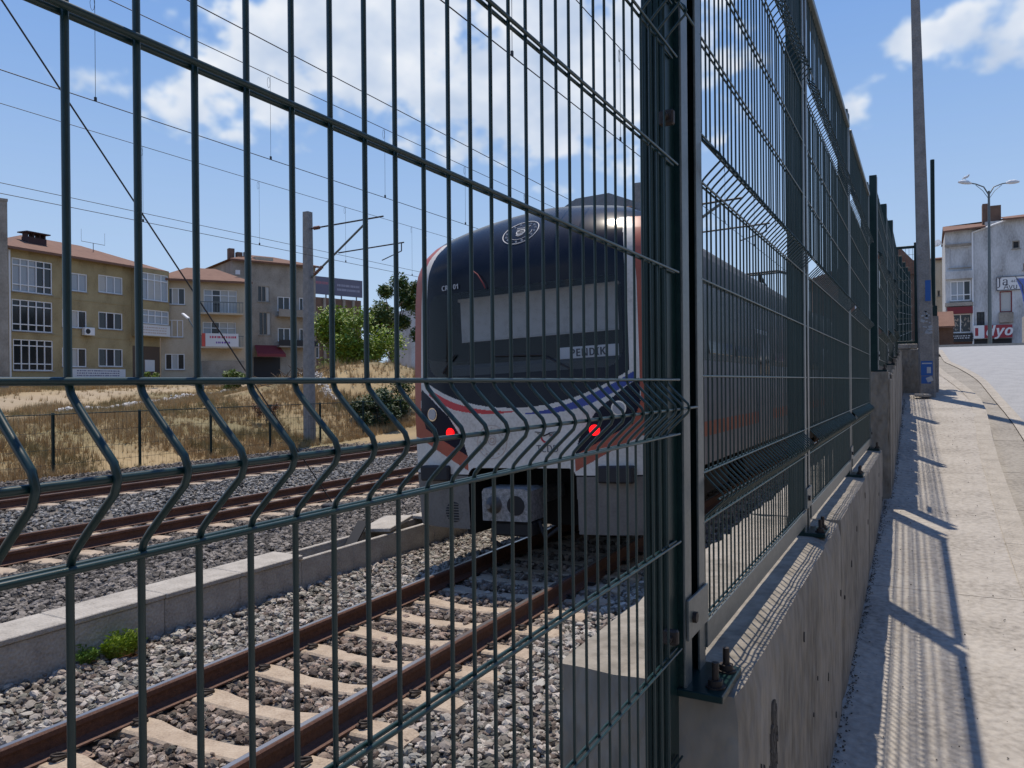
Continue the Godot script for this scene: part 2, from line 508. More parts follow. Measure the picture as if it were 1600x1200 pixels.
# ------------------------------------------------------------------ ground, street
func make_ground() -> void:
	var xs := []
	for x in [-400.0, -250.0, -160.0, -120.0, -90.0, -75.0]: xs.append(x)
	var x := -66.0
	while x < -19.0:
		xs.append(x)
		x += 0.6
	for q in [-19.0, -18.0, -8.0, -0.8, -0.7, 4.0, 14.0, 30.0, 60.0, 120.0, 400.0]: xs.append(q)
	var zs := []
	for q in [-300.0, -120.0, -50.0, -20.0]: zs.append(q)
	var z := -6.0
	while z < 64.0:
		zs.append(z)
		z += 0.7
	for q in [70.0, 85.0, 110.0, 150.0, 220.0, 320.0, 500.0, 800.0]: zs.append(q)
	var mb := MB.new()
	mb.colored = true
	var nz := noise(44, 0.12, 4)
	var hgt := func(px: float, s: float) -> float:
		if px <= -19.0: return bank(px, s)
		if px <= -0.75: return 0.0
		return prof(s) - 0.3
	var colr := func(px: float, s: float) -> Color:
		if px > -18.5: return Color(.12, .105, .09)
		var t := clampf(0.5 + nz.get_noise_2d(px, s) * 0.9, 0, 1)
		var cc := Color(.17, .125, .065).lerp(Color(.34, .25, .13), t)
		cc = cc.lerp(Color(.14, .135, .06), clampf(nz.get_noise_2d(px + 90, s) * 1.6 - 0.15, 0, 0.6))
		return cc.lerp(Color(.33, .265, .185), clampf(path_amount(px, s) + 0.25 * nz.get_noise_2d(px * 3, s * 3), 0, 1) * 0.85)
	for j in zs.size() - 1:
		for i in xs.size() - 1:
			var q := [Vector2(xs[i], zs[j]), Vector2(xs[i], zs[j + 1]), Vector2(xs[i + 1], zs[j + 1]), Vector2(xs[i + 1], zs[j])]
			var ps := []
			var ns := []
			var cs := []
			for g in q:
				var hh: float = hgt.call(g.x, g.y)
				ps.append(Vector3(g.x, hh, -g.y))
				if g.x < -19.0:
					var e := 0.3
					var dx: float = (bank(g.x + e, g.y) - bank(g.x - e, g.y)) / (2 * e)
					var ds: float = (bank(g.x, g.y + e) - bank(g.x, g.y - e)) / (2 * e)
					ns.append(Vector3(-dx, 1, ds).normalized())
				else: ns.append(Vector3.UP)
				cs.append(colr.call(g.x, g.y))
			for k in [0, 1, 2, 0, 2, 3]:
				mb.v.append(ps[k]); mb.n.append(ns[k]); mb.c.append(cs[k])
	struct("ground", mb.done(), M.soil)
	# pavement slab with a real kerb edge
	var ss := []
	var s := -6.0
	while s < 30.0:
		ss.append(s)
		s += 0.5
	var edge := func(t: Array, q: float) -> float: return (lerp_table(t, q - 0.8) + lerp_table(t, q) * 2.0 + lerp_table(t, q + 0.8)) * 0.25
	var wob := noise(8, 0.9, 3)
	var pave := Node3D.new()
	pave.name = "pavement"
	add_child(pave)
	pave.set_meta("kind", "structure")
	var cuts := [-6.0, 2.1, 5.75, 9.35, 13.1, 18.2, 29.5]
	for b in 6: # cast bays with open joints between them
		var walk := MB.new()
		var c0: float = cuts[b] + 0.003
		var c1: float = cuts[b + 1] - 0.003
		var nj := int((c1 - c0) / 0.2)
		walk.grid(10, nj, func(i, j):
			var q := lerpf(c0, c1, float(j) / nj)
			var k: float = edge.call(KERB, q) - 0.14
			var px := lerpf(-0.36, k, i / 10.0)
			return Vector3(px, prof(q) + wob.get_noise_2d(px * 2.0, q) * 0.007 - 0.004, -q))
		part(pave, "pavement_bay", walk.done(), M.walk)
	var kerb_node := Node3D.new()
	kerb_node.name = "kerb"
	add_child(kerb_node)
	kerb_node.set_meta("kind", "structure")
	s = -2.0
	while s < 24.0: # one kerb stone after another
		var e := s + 0.994
		var mb2 := MB.new()
		var a0: float = edge.call(KERB, s)
		var a1: float = edge.call(KERB, e)
		var p := [Vector3(a0 - 0.165, prof(s) + 0.004, -s), Vector3(a1 - 0.165, prof(e) + 0.004, -e), Vector3(a1, prof(e) + 0.002, -e), Vector3(a0, prof(s) + 0.002, -s)]
		mb2.quad(p[0], p[1], p[2], p[3])
		var dn := Vector3(0.015, -0.2, 0)
		mb2.quad(p[3], p[2], p[2] + dn, p[3] + dn)
		mb2.quad(p[0], p[3], p[3] + dn, p[0] + Vector3(0, -0.2, 0))
		mb2.quad(p[2], p[1], p[1] + Vector3(0, -0.2, 0), p[2] + dn)
		part(kerb_node, "kerb_stone", mb2.done(), M.kerb)
		s += 1.0
	var gut := Node3D.new()
	gut.name = "gutter"
	add_child(gut)
	gut.set_meta("kind", "structure")
	s = -2.0
	while s < 24.0:
		var e := s + 1.49
		var mb3 := MB.new()
		mb3.grid(2, 3, func(i, j):
			var q := lerpf(s, e, j / 3.0)
			var px := lerpf(edge.call(KERB, q) - 0.02, edge.call(GUTTER, q), i / 2.0)
			return Vector3(px, prof(q) - 0.125, -q))
		part(gut, "gutter_slab", mb3.done(), M.gutter)
		s += 1.5
	var line := MB.new()
	line.grid(1, ss.size() - 1, func(i, j):
		var q: float = ss[j]
		return Vector3(edge.call(GUTTER, q) + 0.003 + i * 0.14, prof(q) - 0.112, -q))
	struct("road_edge_strip", line.done(), M.kerb)
	var road := MB.new()
	var rs := []
	s = -30.0
	while s < 120.0:
		rs.append(s)
		s += 1.0 if s < 60.0 else 6.0
	road.grid(6, rs.size() - 1, func(i, j):
		var q: float = rs[j]
		var bend := maxf(q - 20.0, 0.0)
		var inner: float = edge.call(GUTTER, minf(q, 29.0)) + 0.05 - (0.0 if q < 26.0 else minf((q - 26.0) * 0.08, 1.2))
		var px := lerpf(inner, 9.0 + bend * 0.25, i / 6.0)
		return Vector3(px, prof(q) - 0.13, -q))
	struct("road", road.done(), M.road)

# ------------------------------------------------------------------ retaining wall
func lump(mb: MB, a: Vector3, b: Vector3, sd: int, cell := 0.12, rough := 0.006, ch := 0.012) -> void: # cast block with slightly uneven faces and worn edges
	var nz := noise(sd, 2.2, 4)
	var lo := Vector3(minf(a.x, b.x), minf(a.y, b.y), minf(a.z, b.z))
	var hi := Vector3(maxf(a.x, b.x), maxf(a.y, b.y), maxf(a.z, b.z))
	var mid := (lo + hi) * 0.5
	var wear := func(p: Vector3) -> Vector3:
		var q := p
		var near := 0
		for ax in 3:
			if minf(p[ax] - lo[ax], hi[ax] - p[ax]) < 0.001: near += 1
		var k := nz.get_noise_3dv(p * 3.0)
		if near >= 2:
			var amt := ch * (0.6 + maxf(k, 0.0) * 2.2)
			for ax in 3:
				if minf(p[ax] - lo[ax], hi[ax] - p[ax]) < 0.001: q[ax] += signf(mid[ax] - p[ax]) * amt
		elif near == 1:
			for ax in 3:
				if minf(p[ax] - lo[ax], hi[ax] - p[ax]) < 0.001: q[ax] += signf(mid[ax] - p[ax]) * (0.5 + 0.5 * k) * rough
		return q
	for ax in 3:
		var u := (ax + 1) % 3
		var w := (ax + 2) % 3
		var nu := clampi(int((hi[u] - lo[u]) / cell), 1, 90)
		var nw := clampi(int((hi[w] - lo[w]) / cell), 1, 90)
		for side in 2:
			var f := func(i: int, j: int) -> Vector3:
				var p := Vector3.ZERO
				p[ax] = hi[ax] if side == 1 else lo[ax]
				p[u] = lerpf(lo[u], hi[u], float(i) / nu)
				p[w] = lerpf(lo[w], hi[w], float(j) / nw)
				return wear.call(p)
			if side == 1: mb.grid(nu, nw, f)
			else: mb.grid(nw, nu, func(i, j): return f.call(j, i))

func make_wall() -> void:
	var wall := thing("retaining_wall", "long low concrete wall carrying the green fence beside the pavement", "wall")
	# cast lengths with a vertical joint between them
	var cuts := [1.64, 3.93, 6.03, 8.12]
	for k in 3:
		var mb := MB.new()
		lump(mb, Vector3(-0.775, -0.1, -cuts[k] - (0.004 if k else 0.0)), Vector3(-0.341, 1.765, -cuts[k + 1] + 0.004), 50 + k, 0.07 if k == 0 else 0.12, 0.006, 0.014)
		part(wall, "wall_segment", mb.done(), M.wall)
	var low := MB.new()
	low.span(Vector3(-0.775, -0.1, -1.62), Vector3(-0.345, 0.5, 6.0))
	part(wall, "footing", low.done(), M.wall)
	# pits and chips in the street face
	var pits := MB.new()
	rng.seed = 15
	for k in 20:
		var s := 1.75 + 6.2 * pow(rng.randf(), 1.5)
		var y := rng.randf_range(prof(s) + 0.05, 1.68)
		var hh := rng.randf_range(0.006, 0.026)
		var ww := rng.randf_range(0.003, 0.008)
		var p := PackedVector2Array()
		for q in 9:
			var a := TAU * q / 9
			p.append(Vector2(cos(a) * ww * rng.randf_range(.6, 1.1), sin(a) * hh * rng.randf_range(.6, 1.1)))
		pits.prism(p, -0.01, 0.0012, Transform3D(Basis(Vector3.UP, PI / 2), Vector3(-0.3415, y, -s)))
	var pt := part(wall, "pitting", pits.done(), flat(lin(.06, .055, .05), 0.95))
	pt.set_meta("kind", "stuff")
	# the long dark damp stain below the first base plate
	var stain := MB.new()
	var sn := noise(66, 4.0, 4)
	for k in 760:
		var t := rng.randf()
		var y := 1.60 - t * 0.75
		var s := 2.03 - 0.035 * t + 0.008 * sin(t * 23.0) + rng.randfn(0.0, 0.012 + 0.024 * sin(t * PI))
		var ww := rng.randf_range(0.0015, 0.005)
		var hh := rng.randf_range(0.004, 0.02)
		var p := PackedVector2Array()
		for q in 6:
			var a := TAU * q / 6
			p.append(Vector2(cos(a) * ww * rng.randf_range(.5, 1.2), sin(a) * hh * rng.randf_range(.5, 1.2)))
		var z := 0.0006 + k * 0.000004
		stain.prism(p, -0.008, z, Transform3D(Basis(Vector3.UP, PI / 2), Vector3(-0.3415, y, -s)))
	part(wall, "damp_stain", stain.done(), flat(lin(.10, .09, .08), 0.95)).set_meta("kind", "stuff")
	var db := PackedFloat32Array()
	rng.seed = 41
	for k in 2250:
		var s := rng.randf_range(.5, 14.0)
		var off := absf(rng.randfn(0, .018)) + 0.012 * sin(s * 5.0) * sin(s * 1.7)
		var px := (-.345 if s < 8.1 else -.292) + maxf(off, 0.002)
		if k > 2000: px = rng.randf_range(-.3, .6)
		var q := rng.randf_range(.0015, .006)
		var b := Basis.from_euler(Vector3(rng.randf() * 6, rng.randf() * 6, rng.randf() * 6)).scaled(Vector3(q, q * .6, q))
		var g := rng.randf_range(.03, .12)
		put(db, b, Vector3(px, prof(s) + .002, -s), Color(g, g * .88, g * .75))
	scatter("wall_foot_dirt", "dark grit gathered along the foot of the wall on the pavement", "grit", rock_mesh(555), M.stone, db)
	var blk := thing("raised_wall", "taller concrete wall section stepping up where the fence rises", "wall")
	var steps := [[8.14, 10.4, 2.50], [10.4, 12.6, 2.60], [12.6, 14.78, 2.74]]
	for k in 3:
		var mb := MB.new()
		lump(mb, Vector3(-0.60, 0.0, -steps[k][0] - 0.004), Vector3(-0.29 - 0.01 * k, steps[k][2], -steps[k][1]), 60 + k, 0.15, 0.008, 0.014)
		part(blk, "wall_segment", mb.done(), M.wall)
	# board-marked strips on the street face of the raised wall
	for k in 9:
		var mb := MB.new()
		var s0 := 8.2 + k * 0.5
		mb.cbox(Vector3(-0.292 + 0.004 * sin(k * 2.1), 1.75 + k * 0.05, -s0 - 0.2), Vector3(0.02, 1.35, 0.42), 0.005)
		part(blk, "board_mark", mb.done(), M.wall)

# ------------------------------------------------------------------ tracks
const TRACKS := [[-4.15, 0.2875, 0.041], [-11.11, 0.276, 0.057], [-15.92, 0.267, 0.062]]

func rail_poly() -> PackedVector2Array:
	return PackedVector2Array([Vector2(-.075, -.172), Vector2(.075, -.172), Vector2(.075, -.161), Vector2(.03, -.145), Vector2(.0085, -.13), Vector2(.0085, -.055), Vector2(.0355, -.045), Vector2(.036, -.012), Vector2(.026, -.0015), Vector2(.012, 0), Vector2(-.012, 0), Vector2(-.026, -.0015), Vector2(-.036, -.012), Vector2(-.0355, -.045), Vector2(-.0085, -.055), Vector2(-.0085, -.13), Vector2(-.03, -.145), Vector2(-.075, -.161)])

func sleeper_mesh() -> ArrayMesh:
	var mb := MB.new()
	var st := [[-1.25, .115, -.025], [-1.19, .13, -.004], [-.98, .135, 0.0], [-.55, .13, 0.0], [-.42, .118, -.016], [-.2, .105, -.034], [.2, .105, -.034], [.42, .118, -.016], [.55, .13, 0.0], [.98, .135, 0.0], [1.19, .13, -.004], [1.25, .115, -.025]]
	for i in st.size() - 1:
		var a: Array = st[i]
		var b: Array = st[i + 1]
		var ring := func(q: Array) -> Array:
			return [Vector3(q[0], -.17, q[1]), Vector3(q[0], q[2] - .014, q[1] - .012), Vector3(q[0], q[2], q[1] - .03), Vector3(q[0], q[2], -q[1] + .03), Vector3(q[0], q[2] - .014, -q[1] + .012), Vector3(q[0], -.17, -q[1])]
		var ra: Array = ring.call(a)
		var rb: Array = ring.call(b)
		for k in 5: mb.quad(ra[k], ra[k + 1], rb[k + 1], rb[k])
		if i == 0: mb.quad(ra[0], ra[5], ra[4], ra[1]); mb.quad(ra[1], ra[4], ra[3], ra[2])
		if i == st.size() - 2: mb.quad(rb[5], rb[0], rb[1], rb[4]); mb.quad(rb[4], rb[1], rb[2], rb[3])
	return mb.done()

func clip_mesh() -> ArrayMesh: # sprung rail clip: a bent loop of bar
	var mb := MB.new()
	var p := []
	for k in 13:
		var a := -0.5 + k / 12.0 * 5.2
		p.append(Vector3(0.045 + cos(a) * 0.032, 0.03 + 0.012 * sin(a * 1.0), sin(a) * 0.05))
	p.append(Vector3(-0.005, 0.022, -0.02))
	p.append(Vector3(-0.03, 0.018, -0.018))
	mb.tube(p, 0.0085, 6)
	mb.cbox(Vector3(0.03, 0.008, 0), Vector3(0.07, 0.018, 0.1), 0.004)
	return mb.done()

func make_tracks() -> void:
	var sm := sleeper_mesh()
	var cm := clip_mesh()
	var labels := ["rusty railway track with concrete sleepers that the train stands on", "rusty railway track just beyond the concrete cable trough", "farthest railway track at the foot of the dry grass bank"]
	for k in 3:
		var T: Array = TRACKS[k]
		var o := thing("railway_track", labels[k], "railway track", "railway tracks", Vector3(T[0], T[1], 0))
		o.rotation.z = T[2]
		for sd in [1, -1]:
			var mb := MB.new()
			var rp := rail_poly()
			mb.prism(rp, -140.0, 4.0, Transform3D(Basis(), Vector3(sd * 0.7525, 0, 0)))
			var r := part(o, "rail", mb.done(), M.rust)
			var hd := MB.new()
			hd.span(Vector3(sd * 0.7525 - 0.02, -0.002, -140.0), Vector3(sd * 0.7525 + 0.02, 0.0012, 4.0))
			part(r, "running_surface", hd.done(), M.steel)
		var n: int = [44, 70, 40][k]
		var s: float = [0.62, 3.1, 6.0][k]
		rng.seed = 80 + k
		for i in n:
			var sl := part(o, "sleeper", sm, M.sleeper, Vector3(rng.randf_range(-.012, .012), -.172, -s))
			sl.rotation.y = rng.randf_range(-.008, .008)
			if k == 0 and s < 11.0:
				for sd in [1, -1]:
					for side in [1, -1]:
						var cl := part(o, "rail_clip", cm, M.bolt, Vector3(sd * 0.7525 + side * 0.075, -.172, -s))
						if side < 0: cl.rotation.y = PI
			s += 0.565

# ------------------------------------------------------------------ ballast
func rock_mesh(sd: int) -> ArrayMesh:
	var mb := MB.new()
	var r := RandomNumberGenerator.new()
	r.seed = sd
	# a block of a few flat facets: random planes cut a small sphere grid
	var planes := []
	for k in 7:
		var d := Vector3(r.randfn(), r.randfn(), r.randfn()).normalized()
		planes.append([d, r.randf_range(0.42, 0.85)])
	var pt := func(d: Vector3) -> Vector3:
		var t := 1.2
		for q in planes:
			var c: float = d.dot(q[0])
			if c > 0.05: t = minf(t, q[1] / c)
		return d * t
	var sp := SphereMesh.new()
	var nu := 8
	var nv := 5
	for j in nv:
		for i in nu:
			var f := func(a: int, b: int) -> Vector3:
				var th := TAU * a / nu + b * 0.35
				var ph := PI * b / nv
				return pt.call(Vector3(sin(ph) * cos(th), cos(ph), sin(ph) * sin(th)))
			var p0: Vector3 = f.call(i, j)
			var p1: Vector3 = f.call(i, j + 1)
			var p2: Vector3 = f.call(i + 1, j + 1)
			var p3: Vector3 = f.call(i + 1, j)
			if j > 0: mb.tri(p0, p2, p3)
			if j < nv - 1: mb.tri(p0, p1, p2)
	return mb.done()

func scatter(called: String, label: String, category: String, mesh: Mesh, mat: Material, buf: PackedFloat32Array, parent: Node = null) -> MultiMeshInstance3D:
	var mm := MultiMesh.new()
	mm.transform_format = MultiMesh.TRANSFORM_3D
	mm.use_colors = true
	mm.mesh = mesh
	mm.instance_count = buf.size() / 16
	mm.buffer = buf
	var o := MultiMeshInstance3D.new()
	var par: Node = parent if parent else self
	o.name = named(called, par)
	o.multimesh = mm
	o.material_override = mat
	par.add_child(o, true)
	o.set_meta("kind", "stuff")
	if not parent: tag(o, label, category)
	return o

func put(buf: PackedFloat32Array, b: Basis, at: Vector3, c: Color) -> void:
	buf.append_array([b.x.x, b.y.x, b.z.x, at.x, b.x.y, b.y.y, b.z.y, at.y, b.x.z, b.y.z, b.z.z, at.z, c.r, c.g, c.b, 1.0])

func make_ballast() -> void:
	# bed under the stones
	var bed := MB.new()
	var nz := noise(19, 0.6, 3)
	bed.grid(60, 70, func(i, j):
		var px := lerpf(-19.6, -0.78, i / 60.0)
		var s := -3.0 + 63.0 * pow(j / 70.0, 1.5)
		return Vector3(px, bed_height(px, s) - 0.035, -s))
	struct("ballast_bed", bed.done(), M.bed)
	rng.seed = 101
	var bufs := []
	for k in 6: bufs.append(PackedFloat32Array())
	var tint := func(px: float, s: float) -> Color:
		var g := 0.045 + 0.27 * pow(rng.randf(), 1.35)
		var warm := rng.randf_range(-0.01, 0.025)
		var c := Color(g + warm, g, maxf(g - warm, 0.02))
		if px > -6.3:
			c = Color(g * 1.32 + 0.03 + warm, g * 1.24 + 0.025, g * 1.12 + 0.015) # pale limestone by the near track
			var off := absf(px + 4.15)
			if off < 1.35: # rust dust between and beside the rails
				var a := (1.0 - smoothstep(0.75, 1.35, off)) * rng.randf_range(0.3, 1.0)
				c = c.lerp(Color(g * 0.9, g * 0.62, g * 0.46), a)
		elif px > -9.6: c = Color(g * 0.86, g * 0.77, g * 0.69)
		elif px < -12.4 and px > -14.6: c = Color(g * 1.08, g * 1.04, g * .98)
		else: c = Color(g * 0.8, g * 0.68, g * 0.58)
		return c
	var drop := func(px: float, s: float, size: float) -> void:
		for T in TRACKS: # leave the rails and sleeper tops free
			var off: float = absf(px - T[0])
			if absf(off - 0.7525) < 0.06: return
			if off < 1.27:
				var first: float = 0.62 if T[0] > -6 else (3.1 if T[0] > -13 else 6.0)
				var d: float = absf(wrapf(s - first, -0.2825, 0.2825))
				if d < 0.135 and rng.randf() > 0.03: return
		if px < -6.27 and px > -6.73: return
		if px > -0.82: return
		var b := Basis.from_euler(Vector3(rng.randf() * TAU, rng.randf() * TAU, rng.randf() * TAU)).scaled(Vector3(size * rng.randf_range(.8, 1.25), size * rng.randf_range(.55, .85), size * rng.randf_range(.8, 1.2)))
		var y: float = bed_height(px, s) - 0.014 + rng.randf_range(-.022, .022)
		put(bufs[rng.randi() % 6], b, Vector3(px, y, -s), tint.call(px, s))
	for k in 40000: drop.call(rng.randf_range(-6.3, -0.8), 0.9 + 9.5 * pow(rng.randf(), 0.9), 0.016 + 0.03 * pow(rng.randf(), 1.4))
	for k in 9000: drop.call(rng.randf_range(-6.3, -0.8), rng.randf_range(10.0, 22.0), rng.randf_range(0.03, 0.05))
	for k in 46000: drop.call(rng.randf_range(-10.6, -6.7), 2.6 + 18.0 * pow(rng.randf(), 1.1), 0.022 + 0.03 * pow(rng.randf(), 1.4))
	for k in 46000: drop.call(rng.randf_range(-19.4, -10.6), 4.0 + 28.0 * rng.randf(), rng.randf_range(0.026, 0.046))
	for k in 6:
		scatter("ballast_stones", "loose grey and buff crushed stone ballast between the rails", "ballast", rock_mesh(300 + k), M.stone, bufs[k]).set_meta("group", "ballast between the rails")

func bed_height(px: float, s: float) -> float:
	var h := 0.1
	for T in TRACKS:
		var d: float = px - T[0]
		if absf(d) < 2.2:
			var sl: float = T[1] - 0.2 + d * T[2]
			h = lerpf(sl, h, smoothstep(1.35, 2.2, absf(d)))
	if px < -18.0: h += 0.05 * smoothstep(-18.0, -19.5, px)
	return h

# ------------------------------------------------------------------ cable trough
func make_trough() -> void:
	var o := thing("cable_trough", "pale concrete cable trough with lids running between the tracks", "cable trough")
	var s := 1.2
	var k := 0
	var gap := [7.45, 8.75]
	while s < 40.0:
		var L := 0.9
		var opened: bool = s + L > gap[0] and s < gap[1]
		var wob := sin(k * 1.7) * 0.006
		for sd in [-6.315, -6.685]:
			var mb := MB.new()
			mb.cbox(Vector3(sd, 0.21, -s - L / 2), Vector3(0.055, 0.42, L - 0.004), 0.008)
			part(o, "side_slab", mb.done(), M.cast)
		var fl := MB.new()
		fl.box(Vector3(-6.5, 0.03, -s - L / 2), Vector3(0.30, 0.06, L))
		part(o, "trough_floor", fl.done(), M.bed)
		if not opened:
			var lid := MB.new()
			lid.cbox(Vector3(-6.5 + wob, 0.446, -s - L / 2), Vector3(0.462, 0.048, L - 0.008), 0.007)
			part(o, "lid", lid.done(), M.cast)
		s += L
		k += 1
	var lo := MB.new()
	lo.cbox(Vector3.ZERO, Vector3(0.43, 0.05, 0.9), 0.007)
	var lid := solo("loose_trough_lid", lo.done(), M.cast, "loose concrete lid lying askew across the open trough beside the train", "concrete lid", "", Vector3(-6.60, 0.475, -8.6))
	lid.rotation = Vector3(0.03, 0.28, 0.05)
	var pl := MB.new()
	pl.cbox(Vector3.ZERO, Vector3(0.16, 0.025, 0.72), 0.004)
	var plank := solo("black_plank", pl.done(), flat(lin(.006, .006, .007), .6), "black board leaning out of the open cable trough", "board", "", Vector3(-6.55, 0.36, -7.78))
	plank.rotation = Vector3(0.72, 0.1, 0.0)
	# bright weeds at its foot
	weed_clump("green_weed", "bright green weed clump growing against the concrete trough", Vector3(-6.15, 0.1, -4.27), 0.115, 0.2, 700, Color(.20, .27, .025), 11)
	weed_clump("green_weed", "smaller sparse green weed by the trough, left of the bright clump", Vector3(-6.2, 0.1, -3.98), 0.05, 0.15, 130, Color(.11, .19, .03), 12)
	var hay := MB.new()
	rng.seed = 33
	for q in 60:
		var a := Vector3(-6.08 + rng.randf_range(-.1, .16), 0.115, -4.1 - rng.randf_range(-.25, .4))
		var d := Vector3(rng.randf_range(-.1, .1), rng.randf_range(.01, .05), rng.randf_range(-.12, .12))
		hay.tri(a, a + d, a + d * 0.5 + Vector3(0.004, 0.006, 0.003))
	solo("dry_stalks", hay.done(), flat(lin(.30, .16, .07), 0.9), "dry brown stalks lying under the green weed", "dry stalks")

func weed_clump(called: String, label: String, at: Vector3, r: float, h: float, n: int, c: Color, sd: int) -> void:
	var mb := MB.new()
	mb.colored = true
	rng.seed = sd
	for k in n:
		var a := rng.randf() * TAU
		var q := sqrt(rng.randf()) * r
		var b := Vector3(cos(a) * q * 0.8, 0, sin(a) * q * 1.3)
		var up := h * rng.randf_range(.4, 1.0) * (1.15 - 0.6 * q / r)
		var tip := b + Vector3(cos(a) * 0.35 * up, up, sin(a) * 0.35 * up)
		mb.col = c * rng.randf_range(.55, 1.35)
		mb.col.a = 1
		var sidev := Vector3(-sin(a), 0, cos(a)) * rng.randf_range(.003, .007)
		mb.tri(b - sidev, tip, b + sidev)
		for m in 3: # feathery leaflets
			var t := rng.randf_range(.4, 1.0)
			var p := b.lerp(tip, t)
			var d := Vector3(rng.randf_range(-1, 1), rng.randf_range(-.2, .7), rng.randf_range(-1, 1)) * 0.04
			mb.tri(p, p + d, p + d * 0.6 + Vector3(0.011, 0.012, -0.011))
	solo(called, mb.done(), M.leaf, label, "weed", "", at)

# ------------------------------------------------------------------ train
const HW := [[0.3, 1.55], [0.45, 1.585], [1.0, 1.61], [2.3, 1.62], [3.2, 1.61], [3.6, 1.585], [3.85, 1.54], [4.0, 1.46], [4.12, 1.34], [4.22, 1.17], [4.30, .97], [4.36, .72], [4.40, .42], [4.415, .18], [4.42, 0.02]]
func nose(w: float, h: float) -> Vector3:
	var hw := lerp_table(HW, h)
	var q := clampf(absf(w) / hw, 0, 1)
	var d := 0.22 * pow(q, 4.5)
	if h > 1.84: d += 0.07 * (h - 1.84)
	if h > 3.4: d += 0.95 * pow((h - 3.4) / 1.02, 2.3)
	return Vector3(w, h, -(8.0 + d))

func in_poly(p: Vector2, poly: PackedVector2Array) -> bool: return Geometry2D.is_point_in_polygon(p, poly)

